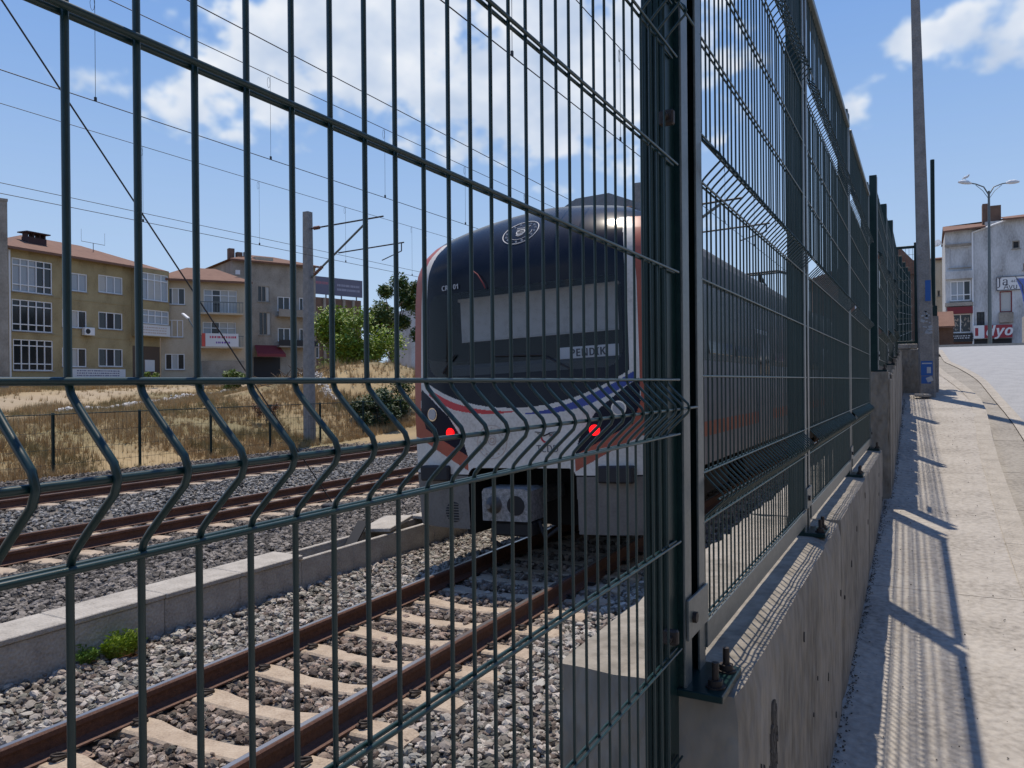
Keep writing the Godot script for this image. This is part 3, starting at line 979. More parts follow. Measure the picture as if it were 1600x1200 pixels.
func make_train() -> void:
	var o := thing("train", "commuter train with black, white and orange front standing behind the fence", "train", "", Vector3(-4.15, 0.2875, 0))
	o.rotation.z = 0.041
	var keys := ["black_mask", "windshield", "white_panel", "orange_panel", "light_panel", "red_stripe", "blue_stripe", "grey_skirt", "seam"]
	var mats := [M.t_black, M.glass, M.t_white, M.t_orange, M.t_navy, M.t_red, M.t_blue, M.t_grey, M.under]
	var mbs := []
	for k in keys.size(): mbs.append(MB.new())
	var light := PackedVector2Array([Vector2(1.46, 2.12), Vector2(1.28, 2.0), Vector2(.98, 1.76), Vector2(.77, 1.46), Vector2(.71, 1.27), Vector2(1.0, 1.42), Vector2(1.38, 1.61), Vector2(1.47, 1.86)])
	var band := PackedVector2Array([Vector2(1.47, 2.5), Vector2(1.47, 1.86), Vector2(1.38, 1.61), Vector2(1.0, 1.42), Vector2(.71, 1.27), Vector2(.71, 1.09), Vector2(1.05, 1.27), Vector2(1.45, 1.47), Vector2(1.7, 1.53), Vector2(1.7, 2.5)])
	var classify := func(w: float, h: float) -> int:
		var aw := absf(w)
		var hw := lerp_table(HW, h)
		var r := hw - aw
		var mb: float = 1.84 + 0.36 * pow(aw / 1.35, 2.2)
		if h < 1.13 and aw < 0.72: # coupler opening with rounded upper corners
			var cx := maxf(aw - 0.60, 0.0)
			var cy := maxf(h - 1.01, 0.0)
			if cx * cx + cy * cy < 0.0145: return -1
		if h > mb and h > 1.84:
			if h < 4.02:
				if r < 0.15: return 3 if h > 2.12 else 2
				if r < 0.26: return 2
			# glass with rounded corners
			var gx := maxf(aw - 1.08, 0.0)
			var gy := maxf(absf(h - 2.79) - 0.32, 0.0)
			if gx * gx + gy * gy < 0.0484 and h < 3.30: return 1
			return 0
		var p := Vector2(aw, h)
		if h < 1.03: return 7
		if h < 1.045: return 8
		if in_poly(p, light): return 4
		if in_poly(p, band): return 3
		var k := mb - h
		if w < -0.02 and w > -1.3:
			var t := clampf(-w / 0.9, 0, 1)
			if k > 0.035 + 0.02 * t and k < 0.045 + 0.10 * t: return 5
		if w > 0.1 and w < 1.42:
			var t := clampf((w - 0.1) / 0.8, 0, 1)
			if k > 0.07 - 0.03 * t and k < 0.085 + 0.06 * t: return 6
		return 2
	var NU := 340
	var hs := []
	var h := 0.38
	while h < 4.415:
		hs.append(h)
		h += 0.009
	hs.append(4.42)
	var nrm := func(w: float, hh: float) -> Vector3:
		var e := 0.006
		var a := nose(w + e, hh) - nose(w - e, hh)
		var b := nose(w, minf(hh + e, 4.42)) - nose(w, hh - e)
		return a.cross(b).normalized()
	var prow := PackedVector3Array()
	var nrow := PackedVector3Array()
	for j in hs.size():
		var hw := lerp_table(HW, hs[j])
		var p2 := PackedVector3Array()
		var n2 := PackedVector3Array()
		for i in NU + 1:
			var a := -1.0 + 2.0 * i / NU
			var w := a * hw
			p2.append(nose(w, hs[j])); n2.append(nrm.call(w * 0.995, hs[j]))
		if j > 0:
			var hm: float = (hs[j] + hs[j - 1]) * 0.5
			var hwm := lerp_table(HW, hm)
			for i in NU:
				var c: int = classify.call((-1.0 + 2.0 * (i + 0.5) / NU) * hwm, hm)
				if c < 0: continue
				var m: MB = mbs[c]
				m.squad([prow[i], p2[i], p2[i + 1], prow[i + 1]], [nrow[i], n2[i], n2[i + 1], nrow[i + 1]])
		prow = p2
		nrow = n2
	for k in keys.size():
		if mbs[k].v.size() == 0: continue
		var pn := part(o, keys[k], mbs[k].done(), mats[k])
		if keys[k] == "windshield": pn.set_meta("label", "wide tinted windscreen with a pale blind behind it")
	# shoulder: from the edge of the front back to the constant body section
	var back := 9.6
	var sh := {"shoulder_orange": MB.new(), "shoulder_roof": MB.new(), "shoulder_side": MB.new(), "shoulder_skirt": MB.new()}
	for sd in [-1, 1]:
		for j in hs.size() - 1:
			for q in 4:
				var pts := []
				var nn := []
				for cc in [[j, q], [j + 1, q], [j + 1, q + 1], [j, q + 1]]:
					var hh: float = hs[cc[0]]
					var hw := lerp_table(HW, hh)
					var f := nose(sd * hw, hh)
					var z := lerpf(f.z, -back, cc[1] / 4.0)
					pts.append(Vector3(sd * (hw + 0.012 * sin(PI * cc[1] / 4.0)), hh, z))
					var slope := (lerp_table(HW, hh + 0.01) - lerp_table(HW, hh - 0.01)) / 0.02
					nn.append(Vector3(sd, -slope, 0.18 * (1.0 - cc[1] / 4.0)).normalized())
				if sd > 0:
					pts.reverse(); nn.reverse()
				var hm: float = hs[j]
				var key := "shoulder_orange"
				if hm > 4.02: key = "shoulder_roof"
				elif hm < 1.03: key = "shoulder_skirt"
				elif hm < 1.5: key = "shoulder_side"
				elif q > 0 and hm > 2.12: key = "shoulder_roof" if hm > 2.5 else "shoulder_side"
				sh[key].squad(pts, nn)
	part(o, "corner_panel", sh.shoulder_orange.done(), M.t_orange)
	part(o, "roof_shoulder", sh.shoulder_roof.done(), M.t_black)
	part(o, "corner_side", sh.shoulder_side.done(), M.t_white)
	part(o, "corner_skirt", sh.shoulder_skirt.done(), M.t_grey)
	# cab behind the glass
	var cab := MB.new()
	cab.span(Vector3(-1.42, 2.05, -9.35), Vector3(1.42, 3.5, -9.3))
	cab.span(Vector3(-1.42, 2.02, -9.3), Vector3(1.42, 2.06, -8.3))
	cab.span(Vector3(-1.42, 3.46, -9.3), Vector3(1.42, 3.5, -8.6))
	part(o, "cab_interior", cab.done(), M.under)
	var desk := MB.new()
	desk.cbox(Vector3(0, 2.26, -8.75), Vector3(2.5, 0.3, 0.6), 0.05)
	part(o, "cab_desk", desk.done(), flat(lin(.06, .065, .075), 0.6))
	var bl := MB.new()
	bl.cbox(Vector3(0.09, 2.97, -8.42), Vector3(2.14, 0.52, 0.012), 0.004)
	bl.cbox(Vector3(0.09, 2.70, -8.42), Vector3(2.14, 0.018, 0.02), 0.004)
	bl.cbox(Vector3(0.09, 3.235, -8.42), Vector3(2.2, 0.04, 0.04), 0.006)
	part(o, "sun_blind", bl.done(), M.blind)
	var sg := MB.new()
	sg.cbox(Vector3(0.83, 2.452, -8.24), Vector3(0.76, 0.135, 0.012), 0.003)
	var sign := part(o, "destination_sign", sg.done(), flat(lin(.72, .74, .78), 0.5))
	sign.set_meta("label", "white destination board reading PENDİK behind the windscreen")
	part(sign, "lettering", text_mesh("PENDİK", 0.088, 0.004, "Droid Sans", true), M.print_dark, Vector3(0.83, 2.448, -8.231))
	# number, crest, logo
	part(o, "number_lettering", text_mesh("CRA 01", 0.062, 0.004, "Droid Sans", true), M.print_pale, Vector3(-0.93, 3.37, -8.112)).rotation.y = -0.13
	var slopeb := Basis(Vector3.RIGHT, -0.62)
	var cr := MB.new()
	var ctr := Vector3(-0.06, 3.99, 0)
	var wrap := func(dx: float, dy: float, lift := 0.004) -> Vector3:
		var b := nose(ctr.x + dx, ctr.y + dy)
		return b + (nrm.call(ctr.x + dx, ctr.y + dy) as Vector3) * lift
	var ring := func(mb: MB, r: float, t: float, a0 := 0.0, a1 := TAU) -> void:
		var p := []
		for k in 37: p.append(wrap.call(cos(lerpf(a0, a1, k / 36.0)) * r, sin(lerpf(a0, a1, k / 36.0)) * r * 0.72))
		mb.tube(p, t, 5)
	ring.call(cr, 0.235, 0.007)
	ring.call(cr, 0.15, 0.004, PI * 0.95, PI * 2.05)
	for k in 16:
		var a := TAU * k / 16
		var p: Vector3 = wrap.call(cos(a) * 0.19, sin(a) * 0.19 * 0.72)
		cr.box(p, Vector3(.022, .022, .012), Basis(Vector3.BACK, a))
	for k in 5: # wheel and wing strokes in the middle
		cr.tube([wrap.call(-0.085 + 0.01 * k, 0.07 - 0.028 * k), wrap.call(0, 0.062 - 0.03 * k), wrap.call(0.095 - 0.012 * k, 0.085 - 0.03 * k)], 0.007, 5)
	ring.call(cr, 0.055, 0.007)
	part(o, "crest", cr.done(), M.print_pale)
	ctr = Vector3(-0.36, 1.44, 0)
	var gh := MB.new()
	var ring2 := func(mb: MB, cx: float, cy: float, r: float, t: float, a0 := 0.0, a1 := TAU) -> void:
		var p := []
		for k in 37:
			var a := lerpf(a0, a1, k / 36.0)
			p.append(nose(cx + cos(a) * r, cy + sin(a) * r) + Vector3(0, 0, 0.002))
		mb.tube(p, t, 4)
	ring2.call(gh, -0.36, 1.44, 0.2, 0.004)
	ring2.call(gh, -0.36, 1.44, 0.13, 0.003)
	ring2.call(gh, -0.36, 1.46, 0.055, 0.006)
	ring2.call(gh, -0.36, 1.46, 0.028, 0.006)
	for k in 12: ring2.call(gh, -0.36 + cos(TAU * k / 12) * 0.165, 1.44 + sin(TAU * k / 12) * 0.165, 0.008, 0.004)
	part(o, "faded_crest", gh.done(), M.print_ghost)
	var lg := MB.new()
	ring2.call(lg, 0.37, 1.495, 0.07, 0.012, PI * 0.93, PI * 2.07)
	part(o, "railway_logo", lg.done(), M.t_red)
	var wg := MB.new()
	for k in 3:
		for sd in [-1, 1]:
			wg.tube([nose(0.37 + sd * 0.03, 1.535 - k * 0.018) + Vector3(0, 0, .002), nose(0.37 + sd * (0.15 - 0.03 * k), 1.55 - k * 0.022) + Vector3(0, 0, .002)], 0.005, 4)
	wg.tube([nose(0.33, 1.5) + Vector3(0, 0, .002), nose(0.41, 1.53) + Vector3(0, 0, .002)], 0.008, 4)
	part(o, "logo_wings", wg.done(), M.t_navy)
	part(o, "operator_lettering", text_mesh("TCDD", 0.082, 0.004), M.print_dark, Vector3(0.375, 1.352, -7.996))
	# lamps
	for sd in [-1, 1]:
		var f := nose(sd * 1.24, 1.79)
		var nr: Vector3 = nrm.call(sd * 1.24, 1.79)
		var hl := MB.new()
		var ax := Basis.looking_at(nr, Vector3.UP)
		var cyl := func(mb: MB, at: Vector3, r: float, d0: float, d1: float) -> void:
			var p := PackedVector2Array()
			for k in 20: p.append(Vector2(cos(TAU * k / 20) * r, sin(TAU * k / 20) * r))
			mb.prism(p, -d1, -d0, Transform3D(ax, at))
		cyl.call(hl, f, 0.085, -0.01, 0.012)
		var head := part(o, "headlight", hl.done(), M.chrome)
		var lens := MB.new()
		cyl.call(lens, f, 0.068, 0.012, 0.02)
		part(head, "lens", lens.done(), flat(lin(.35, .36, .38), 0.1))
		var g := nose(sd * 0.96, 1.555)
		var tl := MB.new()
		cyl.call(tl, g, 0.062, -0.01, 0.014)
		var em := flat(Color(0.6, 0.02, 0.03), 0.3)
		em.emission_enabled = true
		em.emission = Color(1.0, 0.05, 0.08)
		em.emission_energy_multiplier = 1.6
		part(o, "tail_light", tl.done(), em)
		var lamp := OmniLight3D.new()
		lamp.name = "tail_lamp"
		lamp.light_color = Color(1, 0.08, 0.08)
		lamp.light_energy = 0.003
		lamp.light_size = 0.05
		lamp.omni_range = 4.0
		lamp.shadow_enabled = true
		o.add_child(lamp, true)
		lamp.position = g + Vector3(0, 0, 0.05)
		var pad := MB.new()
		var c := nose(sd * 1.19, 1.06)
		pad.cbox(c + Vector3(0, 0, 0.03), Vector3(0.42, 0.19, 0.14), 0.02)
		part(o, "buffer_pad", pad.done(), M.black)
	# round grille
	var gr := MB.new()
	var gc := nose(-0.95, 0.58)
	gr.disc(gc, 0.125, 24, 0.006)
	var gp := part(o, "horn_grille", gr.done(), M.black)
	for k in 7:
		var y := -0.1 + k * 0.033
		var ww := sqrt(maxf(0.0145 - y * y, 0.0005))
		var bar := MB.new()
		bar.box(gc + Vector3(0, y, 0.009), Vector3(2 * ww, 0.011, 0.012))
		part(gp, "grille_bar", bar.done(), M.t_grey)
	# coupler in its dark opening
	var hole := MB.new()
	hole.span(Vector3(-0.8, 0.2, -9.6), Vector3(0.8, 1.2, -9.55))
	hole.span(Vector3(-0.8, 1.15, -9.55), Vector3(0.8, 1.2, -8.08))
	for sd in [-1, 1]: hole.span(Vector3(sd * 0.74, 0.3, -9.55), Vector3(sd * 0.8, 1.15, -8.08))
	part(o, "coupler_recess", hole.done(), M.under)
	var cp := MB.new()
	var poly := PackedVector2Array([Vector2(-.31, -.19), Vector2(.31, -.19), Vector2(.31, .16), Vector2(.25, .19), Vector2(-.28, .19), Vector2(-.31, .15)])
	cp.prism(poly, -8.25, -7.86, Transform3D(Basis(), Vector3(-0.14, 0.71, 0)))
	cp.cbox(Vector3(-0.14, 0.71, -8.8), Vector3(0.2, 0.2, 1.1), 0.03)
	var coup := part(o, "coupler_head", cp.done(), surf(ramp_tex(256, 62, [[0.03, 3, 0.6], [0.12, 3, 0.4]], [Color(.05, .05, .05), Color(.22, .215, .21), Color(.42, .41, .4)]), 0.5, 0.6))
	var fun := MB.new()
	fun.disc(Vector3(0.0, 0.705, -7.875), 0.115, 20, 0.02)
	part(coup, "funnel", fun.done(), M.under)
	var con := MB.new()
	var cone := []
	for k in 5: cone.append(Vector3(-0.29, 0.71, -7.87 + k * 0.04))
	con.tube(cone, [0.11, 0.10, 0.075, 0.05, 0.03], 14)
	part(coup, "coupler_cone", con.done(), M.t_grey)
	var ebox := MB.new()
	ebox.cbox(Vector3(-0.1, 0.42, -8.05), Vector3(0.55, 0.16, 0.3), 0.02)
	ebox.tube([Vector3(-.36, .45, -8.0), Vector3(-.38, .28, -7.95), Vector3(-.3, .2, -8.0)], 0.025, 8)
	ebox.tube([Vector3(.2, .5, -8.05), Vector3(.3, .32, -7.98), Vector3(.42, .42, -8.1)], 0.025, 8)
	part(o, "cable_box", ebox.done(), M.under)
	# wipers
	var wp := MB.new()
	wp.tube([nose(0.7, 2.26) + Vector3(0, 0, .02), nose(0.36, 2.44) + Vector3(0, 0, .05), nose(-0.3, 2.47) + Vector3(0, 0, .035)], 0.012, 6)
	wp.tube([nose(-1.05, 2.3) + Vector3(0, 0, .02), nose(-0.95, 2.42) + Vector3(0, 0, .03), nose(-.85, 2.52) + Vector3(0, 0, .03)], 0.012, 6)
	part(o, "wiper", wp.done(), M.black)
	# handrail-like bright trim on the mask
	var wr := MB.new()
	wr.tube([nose(-.62, 3.56) + Vector3(0, 0, .01), nose(-.5, 3.48) + Vector3(0, 0, .05), nose(-.42, 3.36) + Vector3(0, 0, .05), nose(-.4, 3.30) + Vector3(0, 0, .03)], 0.008, 6)
	part(o, "upper_wiper", wr.done(), M.darkred)
	train_body(o, back, 31.0, true)
	# wheels and bogies in the dark underneath
	var bog := MB.new()
	for s in [10.6, 13.1, 26.0, 28.5]:
		for sd in [-0.75, 0.75]:
			var c := []
			c.append(Vector3(sd - 0.065, 0.43, -s)); c.append(Vector3(sd + 0.065, 0.43, -s))
			bog.tube(c, 0.43, 24)
	bog.box(Vector3(0, 0.5, -11.85), Vector3(2.3, 0.35, 3.4))
	bog.box(Vector3(0, 0.5, -27.2), Vector3(2.3, 0.35, 3.4))
	bog.box(Vector3(0, 0.65, -19.5), Vector3(2.5, 0.55, 10.0))
	part(o, "running_gear", bog.done(), M.under)
	# pantograph
	var pg := MB.new()
	pg.tube([Vector3(-.55, 4.35, -24.2), Vector3(-.15, 4.75, -25.0), Vector3(0.0, 5.35, -24.2)], 0.035, 6)
	pg.tube([Vector3(.55, 4.35, -24.2), Vector3(.15, 4.75, -25.0), Vector3(0.0, 5.35, -24.2)], 0.035, 6)
	for dz in [-0.2, 0.2]: pg.tube([Vector3(-.85, 5.28, -24.2 + dz), Vector3(-.55, 5.39, -24.2 + dz), Vector3(.55, 5.39, -24.2 + dz), Vector3(.85, 5.28, -24.2 + dz)], 0.03, 6)
	pg.tube([Vector3(0, 5.36, -24.4), Vector3(0, 5.36, -24.0)], 0.03, 6)
	pg.box(Vector3(0, 4.33, -24.5), Vector3(1.4, 0.12, 1.6))
	part(o, "pantograph", pg.done(), M.wire)
	var t2 := thing("train_car", "second car of the commuter train, coupled behind the front car", "train car", "", Vector3(-4.15, 0.2875, 0))
	t2.rotation.z = 0.041
	train_body(t2, 31.6, 54.0, false)

func train_body(o: Node3D, s0: float, s1: float, first: bool) -> void:
	var strip := func(h0: float, h1: float, a: float, b: float, lift := 0.0) -> ArrayMesh:
		var mb := MB.new()
		for sd in [-1, 1]:
			for k in 4:
				var y0 := lerpf(h0, h1, k / 4.0)
				var y1 := lerpf(h0, h1, (k + 1) / 4.0)
				var w0 := lerp_table(HW, y0) + lift
				var w1 := lerp_table(HW, y1) + lift
				if sd > 0: mb.quad(Vector3(w0, y0, -a), Vector3(w1, y1, -a), Vector3(w1, y1, -b), Vector3(w0, y0, -b))
				else: mb.quad(Vector3(-w0, y0, -b), Vector3(-w1, y1, -b), Vector3(-w1, y1, -a), Vector3(-w0, y0, -a))
		return mb.done()
	part(o, "lower_side", strip.call(0.95, 1.32, s0, s1), M.t_side)
	part(o, "side_stripe", strip.call(1.32, 1.52, s0, s1), M.t_orange)
	part(o, "side_wall", strip.call(1.52, 2.35, s0, s1), M.t_side)
	part(o, "window_band", strip.call(2.35, 3.42, s0, s1), M.t_black)
	part(o, "upper_side", strip.call(3.42, 3.86, s0, s1), M.t_roof)
	var roof := MB.new()
	var prof_pts := []
	for k in 9:
		var hh: float = [3.86, 4.0, 4.12, 4.22, 4.3, 4.22, 4.12, 4.0, 3.86][k]
		var ww := lerp_table(HW, hh) * (1 if k < 4 else (-1 if k > 4 else 0))
		prof_pts.append(Vector2(ww, hh))
	for k in 8:
		var a: Vector2 = prof_pts[k]
		var b: Vector2 = prof_pts[k + 1]
		roof.quad(Vector3(a.x, a.y, -s0), Vector3(b.x, b.y, -s0), Vector3(b.x, b.y, -s1), Vector3(a.x, a.y, -s1))
	part(o, "roof", roof.done(), M.t_roof)
	var ends := MB.new()
	if not first: ends.span(Vector3(-1.6, 0.95, -s0 - 0.05), Vector3(1.6, 3.9, -s0 - 0.01))
	ends.span(Vector3(-1.6, 0.95, -s1 + 0.01), Vector3(1.6, 3.9, -s1 + 0.05))
	ends.span(Vector3(-1.58, 0.93, -s1 + 0.06), Vector3(1.58, 0.96, -s0 - 0.06))
	part(o, "end_wall", ends.done(), M.under)
	# windows and doors along the street side
	var s := s0 + (1.0 if first else 0.6)
	var k := 0
	while s + 1.9 < s1:
		for sd in [-1, 1]:
			var mb := MB.new()
			if k % 3 == 2: # sliding door leaves
				for d in 2:
					var dm := MB.new()
					dm.cbox(Vector3(sd * 1.613, 2.0, -s - 0.35 - d * 0.68), Vector3(0.03, 2.0, 0.66), 0.008)
					var dr := part(o, "door", dm.done(), M.t_side)
					var gm := MB.new()
					gm.cbox(Vector3(sd * 1.625, 2.55, -s - 0.35 - d * 0.68), Vector3(0.02, 0.75, 0.44), 0.006)
					part(dr, "door_glass", gm.done(), M.pane)
			else:
				var tilt := Basis(Vector3.BACK, 0.085 * sd)
				mb.cbox(Vector3(sd * 1.585, 2.86, -s - 0.9), Vector3(0.024, 0.82, 1.55), 0.01, tilt)
				part(o, "window", mb.done(), M.pane)
		s += 1.75
		k += 1
	# roof equipment
	var eq := [[s0 + 1.1, 2.2, 2.2, 0.72], [s0 + 4.6, 2.0, 2.0, 0.3], [s0 + 9.0, 3.2, 2.0, 0.32], [s0 + 17.5, 2.6, 2.2, 0.34]]
	for e in eq:
		var mb := MB.new()
		var poly := PackedVector2Array([Vector2(-e[2] / 2, -.25), Vector2(e[2] / 2, -.25), Vector2(e[2] / 2 - .2, e[3] * 0.58), Vector2(e[2] * 0.12, e[3]), Vector2(-e[2] * 0.12, e[3]), Vector2(-e[2] / 2 + .2, e[3] * 0.58)])
		mb.prism(poly, -e[0] - e[1], -e[0], Transform3D(Basis(), Vector3(0, 4.2, 0)))
		var u := part(o, "roof_unit", mb.done(), M.t_side)
		if e[0] < s0 + 2.0 and first:
			var vent := MB.new()
			vent.cbox(Vector3(0.42, 4.56, -e[0] + 0.06), Vector3(0.5, 0.16, 0.2), 0.02)
			part(u, "vent_hood", vent.done(), M.brick)
	if first: # fairing step behind the black cap
		var mb := MB.new()
		for sd in [-1, 1]: mb.cbox(Vector3(sd * 0.95, 4.3, -9.9), Vector3(0.9, 0.05, 0.5), 0.01, Basis(Vector3.BACK, -0.25 * sd))
		part(o, "roof_step", mb.done(), M.t_roof)

# ------------------------------------------------------------------ overhead line
func make_overhead() -> void:
	var lines := [[-4.25, 6.27, 7.75, 0.66, 3.67, "contact and messenger wires hanging over the near track above the train", 5], [-10.6, 6.55, 8.08, 0.24, 3.37, "contact and messenger wires strung over the second track", 7], [-15.9, 6.2, 7.93, 1.1, 3.5, "contact and messenger wires over the farthest track", 8]]
	for L in lines:
		var o := thing("overhead_line", L[5], "overhead wire", "overhead lines above the tracks")
		for q in [[1, 0.0075, "contact_wire"], [2, 0.0075, "messenger_wire"]]:
			var mb := MB.new()
			var p := []
			for k in 41:
				var s := -14.0 + k * 4.0
				var dip := 0.0 if q[0] == 1 else 0.0007 * pow(wrapf(s - 21.5, -25.0, 25.0), 2) * 0.4
				p.append(Vector3(L[0] + (0.12 * sin(s * 0.06) if L[0] < -5 else 0.0), L[q[0]] + dip - (0.0 if q[0] == 1 else 0.02), -s))
			mb.tube(p, q[1], 5, false)
			part(o, q[2], mb.done(), M.wire)
		var s: float = L[3]
		while s < 60.0:
			var x: float = L[0] + (0.12 * sin(s * 0.06) if L[0] < -5 else 0.0)
			var mb := MB.new()
			mb.tube([Vector3(x, L[1] + 0.02, -s), Vector3(x + 0.004, L[2], -s)], 0.004, 4)
			mb.box(Vector3(x, L[1] + 0.03, -s), Vector3(0.025, 0.06, 0.03))
			var loop := []
			for k in 9: loop.append(Vector3(x, L[2] - 0.13 + 0.1 * cos(TAU * k / 8.0), -s + 0.035 + 0.035 * sin(TAU * k / 8.0)))
			mb.tube(loop, 0.0035, 4, false)
			part(o, "dropper", mb.done(), M.wire)
			s += L[4]
	var fe := MB.new()
	fe.tube([Vector3(-8.2, 7.45, 14.0), Vector3(-8.2, 7.3, -8.0), Vector3(-8.2, 7.15, -30.0), Vector3(-8.2, 7.3, -120.0)], 0.008, 5, false)
	solo("feeder_wire", fe.done(), M.wire, "single bare feeder wire strung between the near and second track", "wire")
	var fe2 := MB.new()
	fe2.tube([Vector3(-15.9, 6.42, 14.0), Vector3(-15.9, 6.42, -120.0)], 0.007, 5, false)
	solo("feeder_wire", fe2.done(), M.wire, "lower single wire just above the farthest track's contact wire", "wire")
	mast(Vector3(-20.7, 0.0, -22.2), 9.0, 3.6, 8.35, 6.5, "square concrete catenary mast rising from the dry grass bank", 0.36)
	mast(Vector3(-7.1, 0.0, -21.0), 8.05, 2.85, 7.2, 5.9, "concrete catenary mast hidden behind the train beside the near track", 0.34)
	mast(Vector3(-9.3, 0.0, -4.0), 8.9, 0.0, 0, 0, "concrete anchor mast left of the view that holds the guy wire", 0.34)
	var gy := MB.new()
	gy.tube([Vector3(-9.4, 8.2, -4.0), Vector3(-9.4, 0.3, -10.63)], 0.011, 6)
	gy.cbox(Vector3(-9.4, 0.16, -10.66), Vector3(0.3, 0.22, 0.3), 0.02)
	solo("guy_wire", gy.done(), M.wire, "taut guy wire slanting down from upper left to the ballast", "wire")

func mast(at: Vector3, h: float, reach: float, ya: float, yb: float, label: String, w: float) -> void:
	var o := thing("catenary_mast", label, "mast", "catenary masts", at)
	var mb := MB.new()
	var b := w / 2
	var t := w * 0.4
	var c := 0.03
	var ring := func(r: float, y: float) -> Array: return [Vector3(-r + c, y, r), Vector3(r - c, y, r), Vector3(r, y, r - c), Vector3(r, y, -r + c), Vector3(r - c, y, -r), Vector3(-r + c, y, -r), Vector3(-r, y, -r + c), Vector3(-r, y, r - c)]
	var ra: Array = ring.call(b, -0.1)
	var rb: Array = ring.call(t, h)
	for k in 8: mb.quad(ra[(k + 1) % 8], ra[k], rb[k], rb[(k + 1) % 8])
	for k in range(1, 7): mb.tri(rb[0], rb[k + 1], rb[k])
	part(o, "shaft", mb.done(), M.poleconc)
	if reach == 0.0: return
	var top := MB.new()
	top.tube([Vector3(b, ya, 0), Vector3(reach, ya + 0.1, 0)], 0.03, 6)
	part(o, "top_tube", top.done(), M.wire)
	var dg := MB.new()
	dg.tube([Vector3(b, yb, 0), Vector3(reach * 0.8, ya, 0)], 0.04, 6)
	part(o, "diagonal_tube", dg.done(), M.galv_and_sheen)
	var reg := MB.new()
	reg.tube([Vector3(reach * 0.42, lerpf(yb, ya, 0.44), 0), Vector3(reach * 1.25, lerpf(yb, ya, 0.5), 0)], 0.025, 6)
	reg.tube([Vector3(reach * 1.22, lerpf(yb, ya, 0.5), 0), Vector3(reach * 1.22, lerpf(yb, ya, 0.34), 0)], 0.02, 6)
	reg.tube([Vector3(reach * 1.22, lerpf(yb, ya, 0.34), 0), Vector3(reach * 0.98, lerpf(yb, ya, 0.2), 0)], 0.018, 6)
	part(o, "registration_arm", reg.done(), M.wire)
	for q in [[Vector3(b + 0.12, ya + 0.004, 0), Vector3(b + 0.42, ya + 0.012, 0)], [Vector3(b, yb, 0).lerp(Vector3(reach * .8, ya, 0), .05), Vector3(b, yb, 0).lerp(Vector3(reach * .8, ya, 0), .2)]]:
		var ins := MB.new()
		var p := []
		var rr := []
		for k in 13:
			p.append((q[0] as Vector3).lerp(q[1], k / 12.0))
			rr.append(0.075 if k % 2 else 0.045)
		ins.tube(p, rr, 8)
		part(o, "insulator", ins.done(), flat(lin(.13, .06, .045), 0.3))

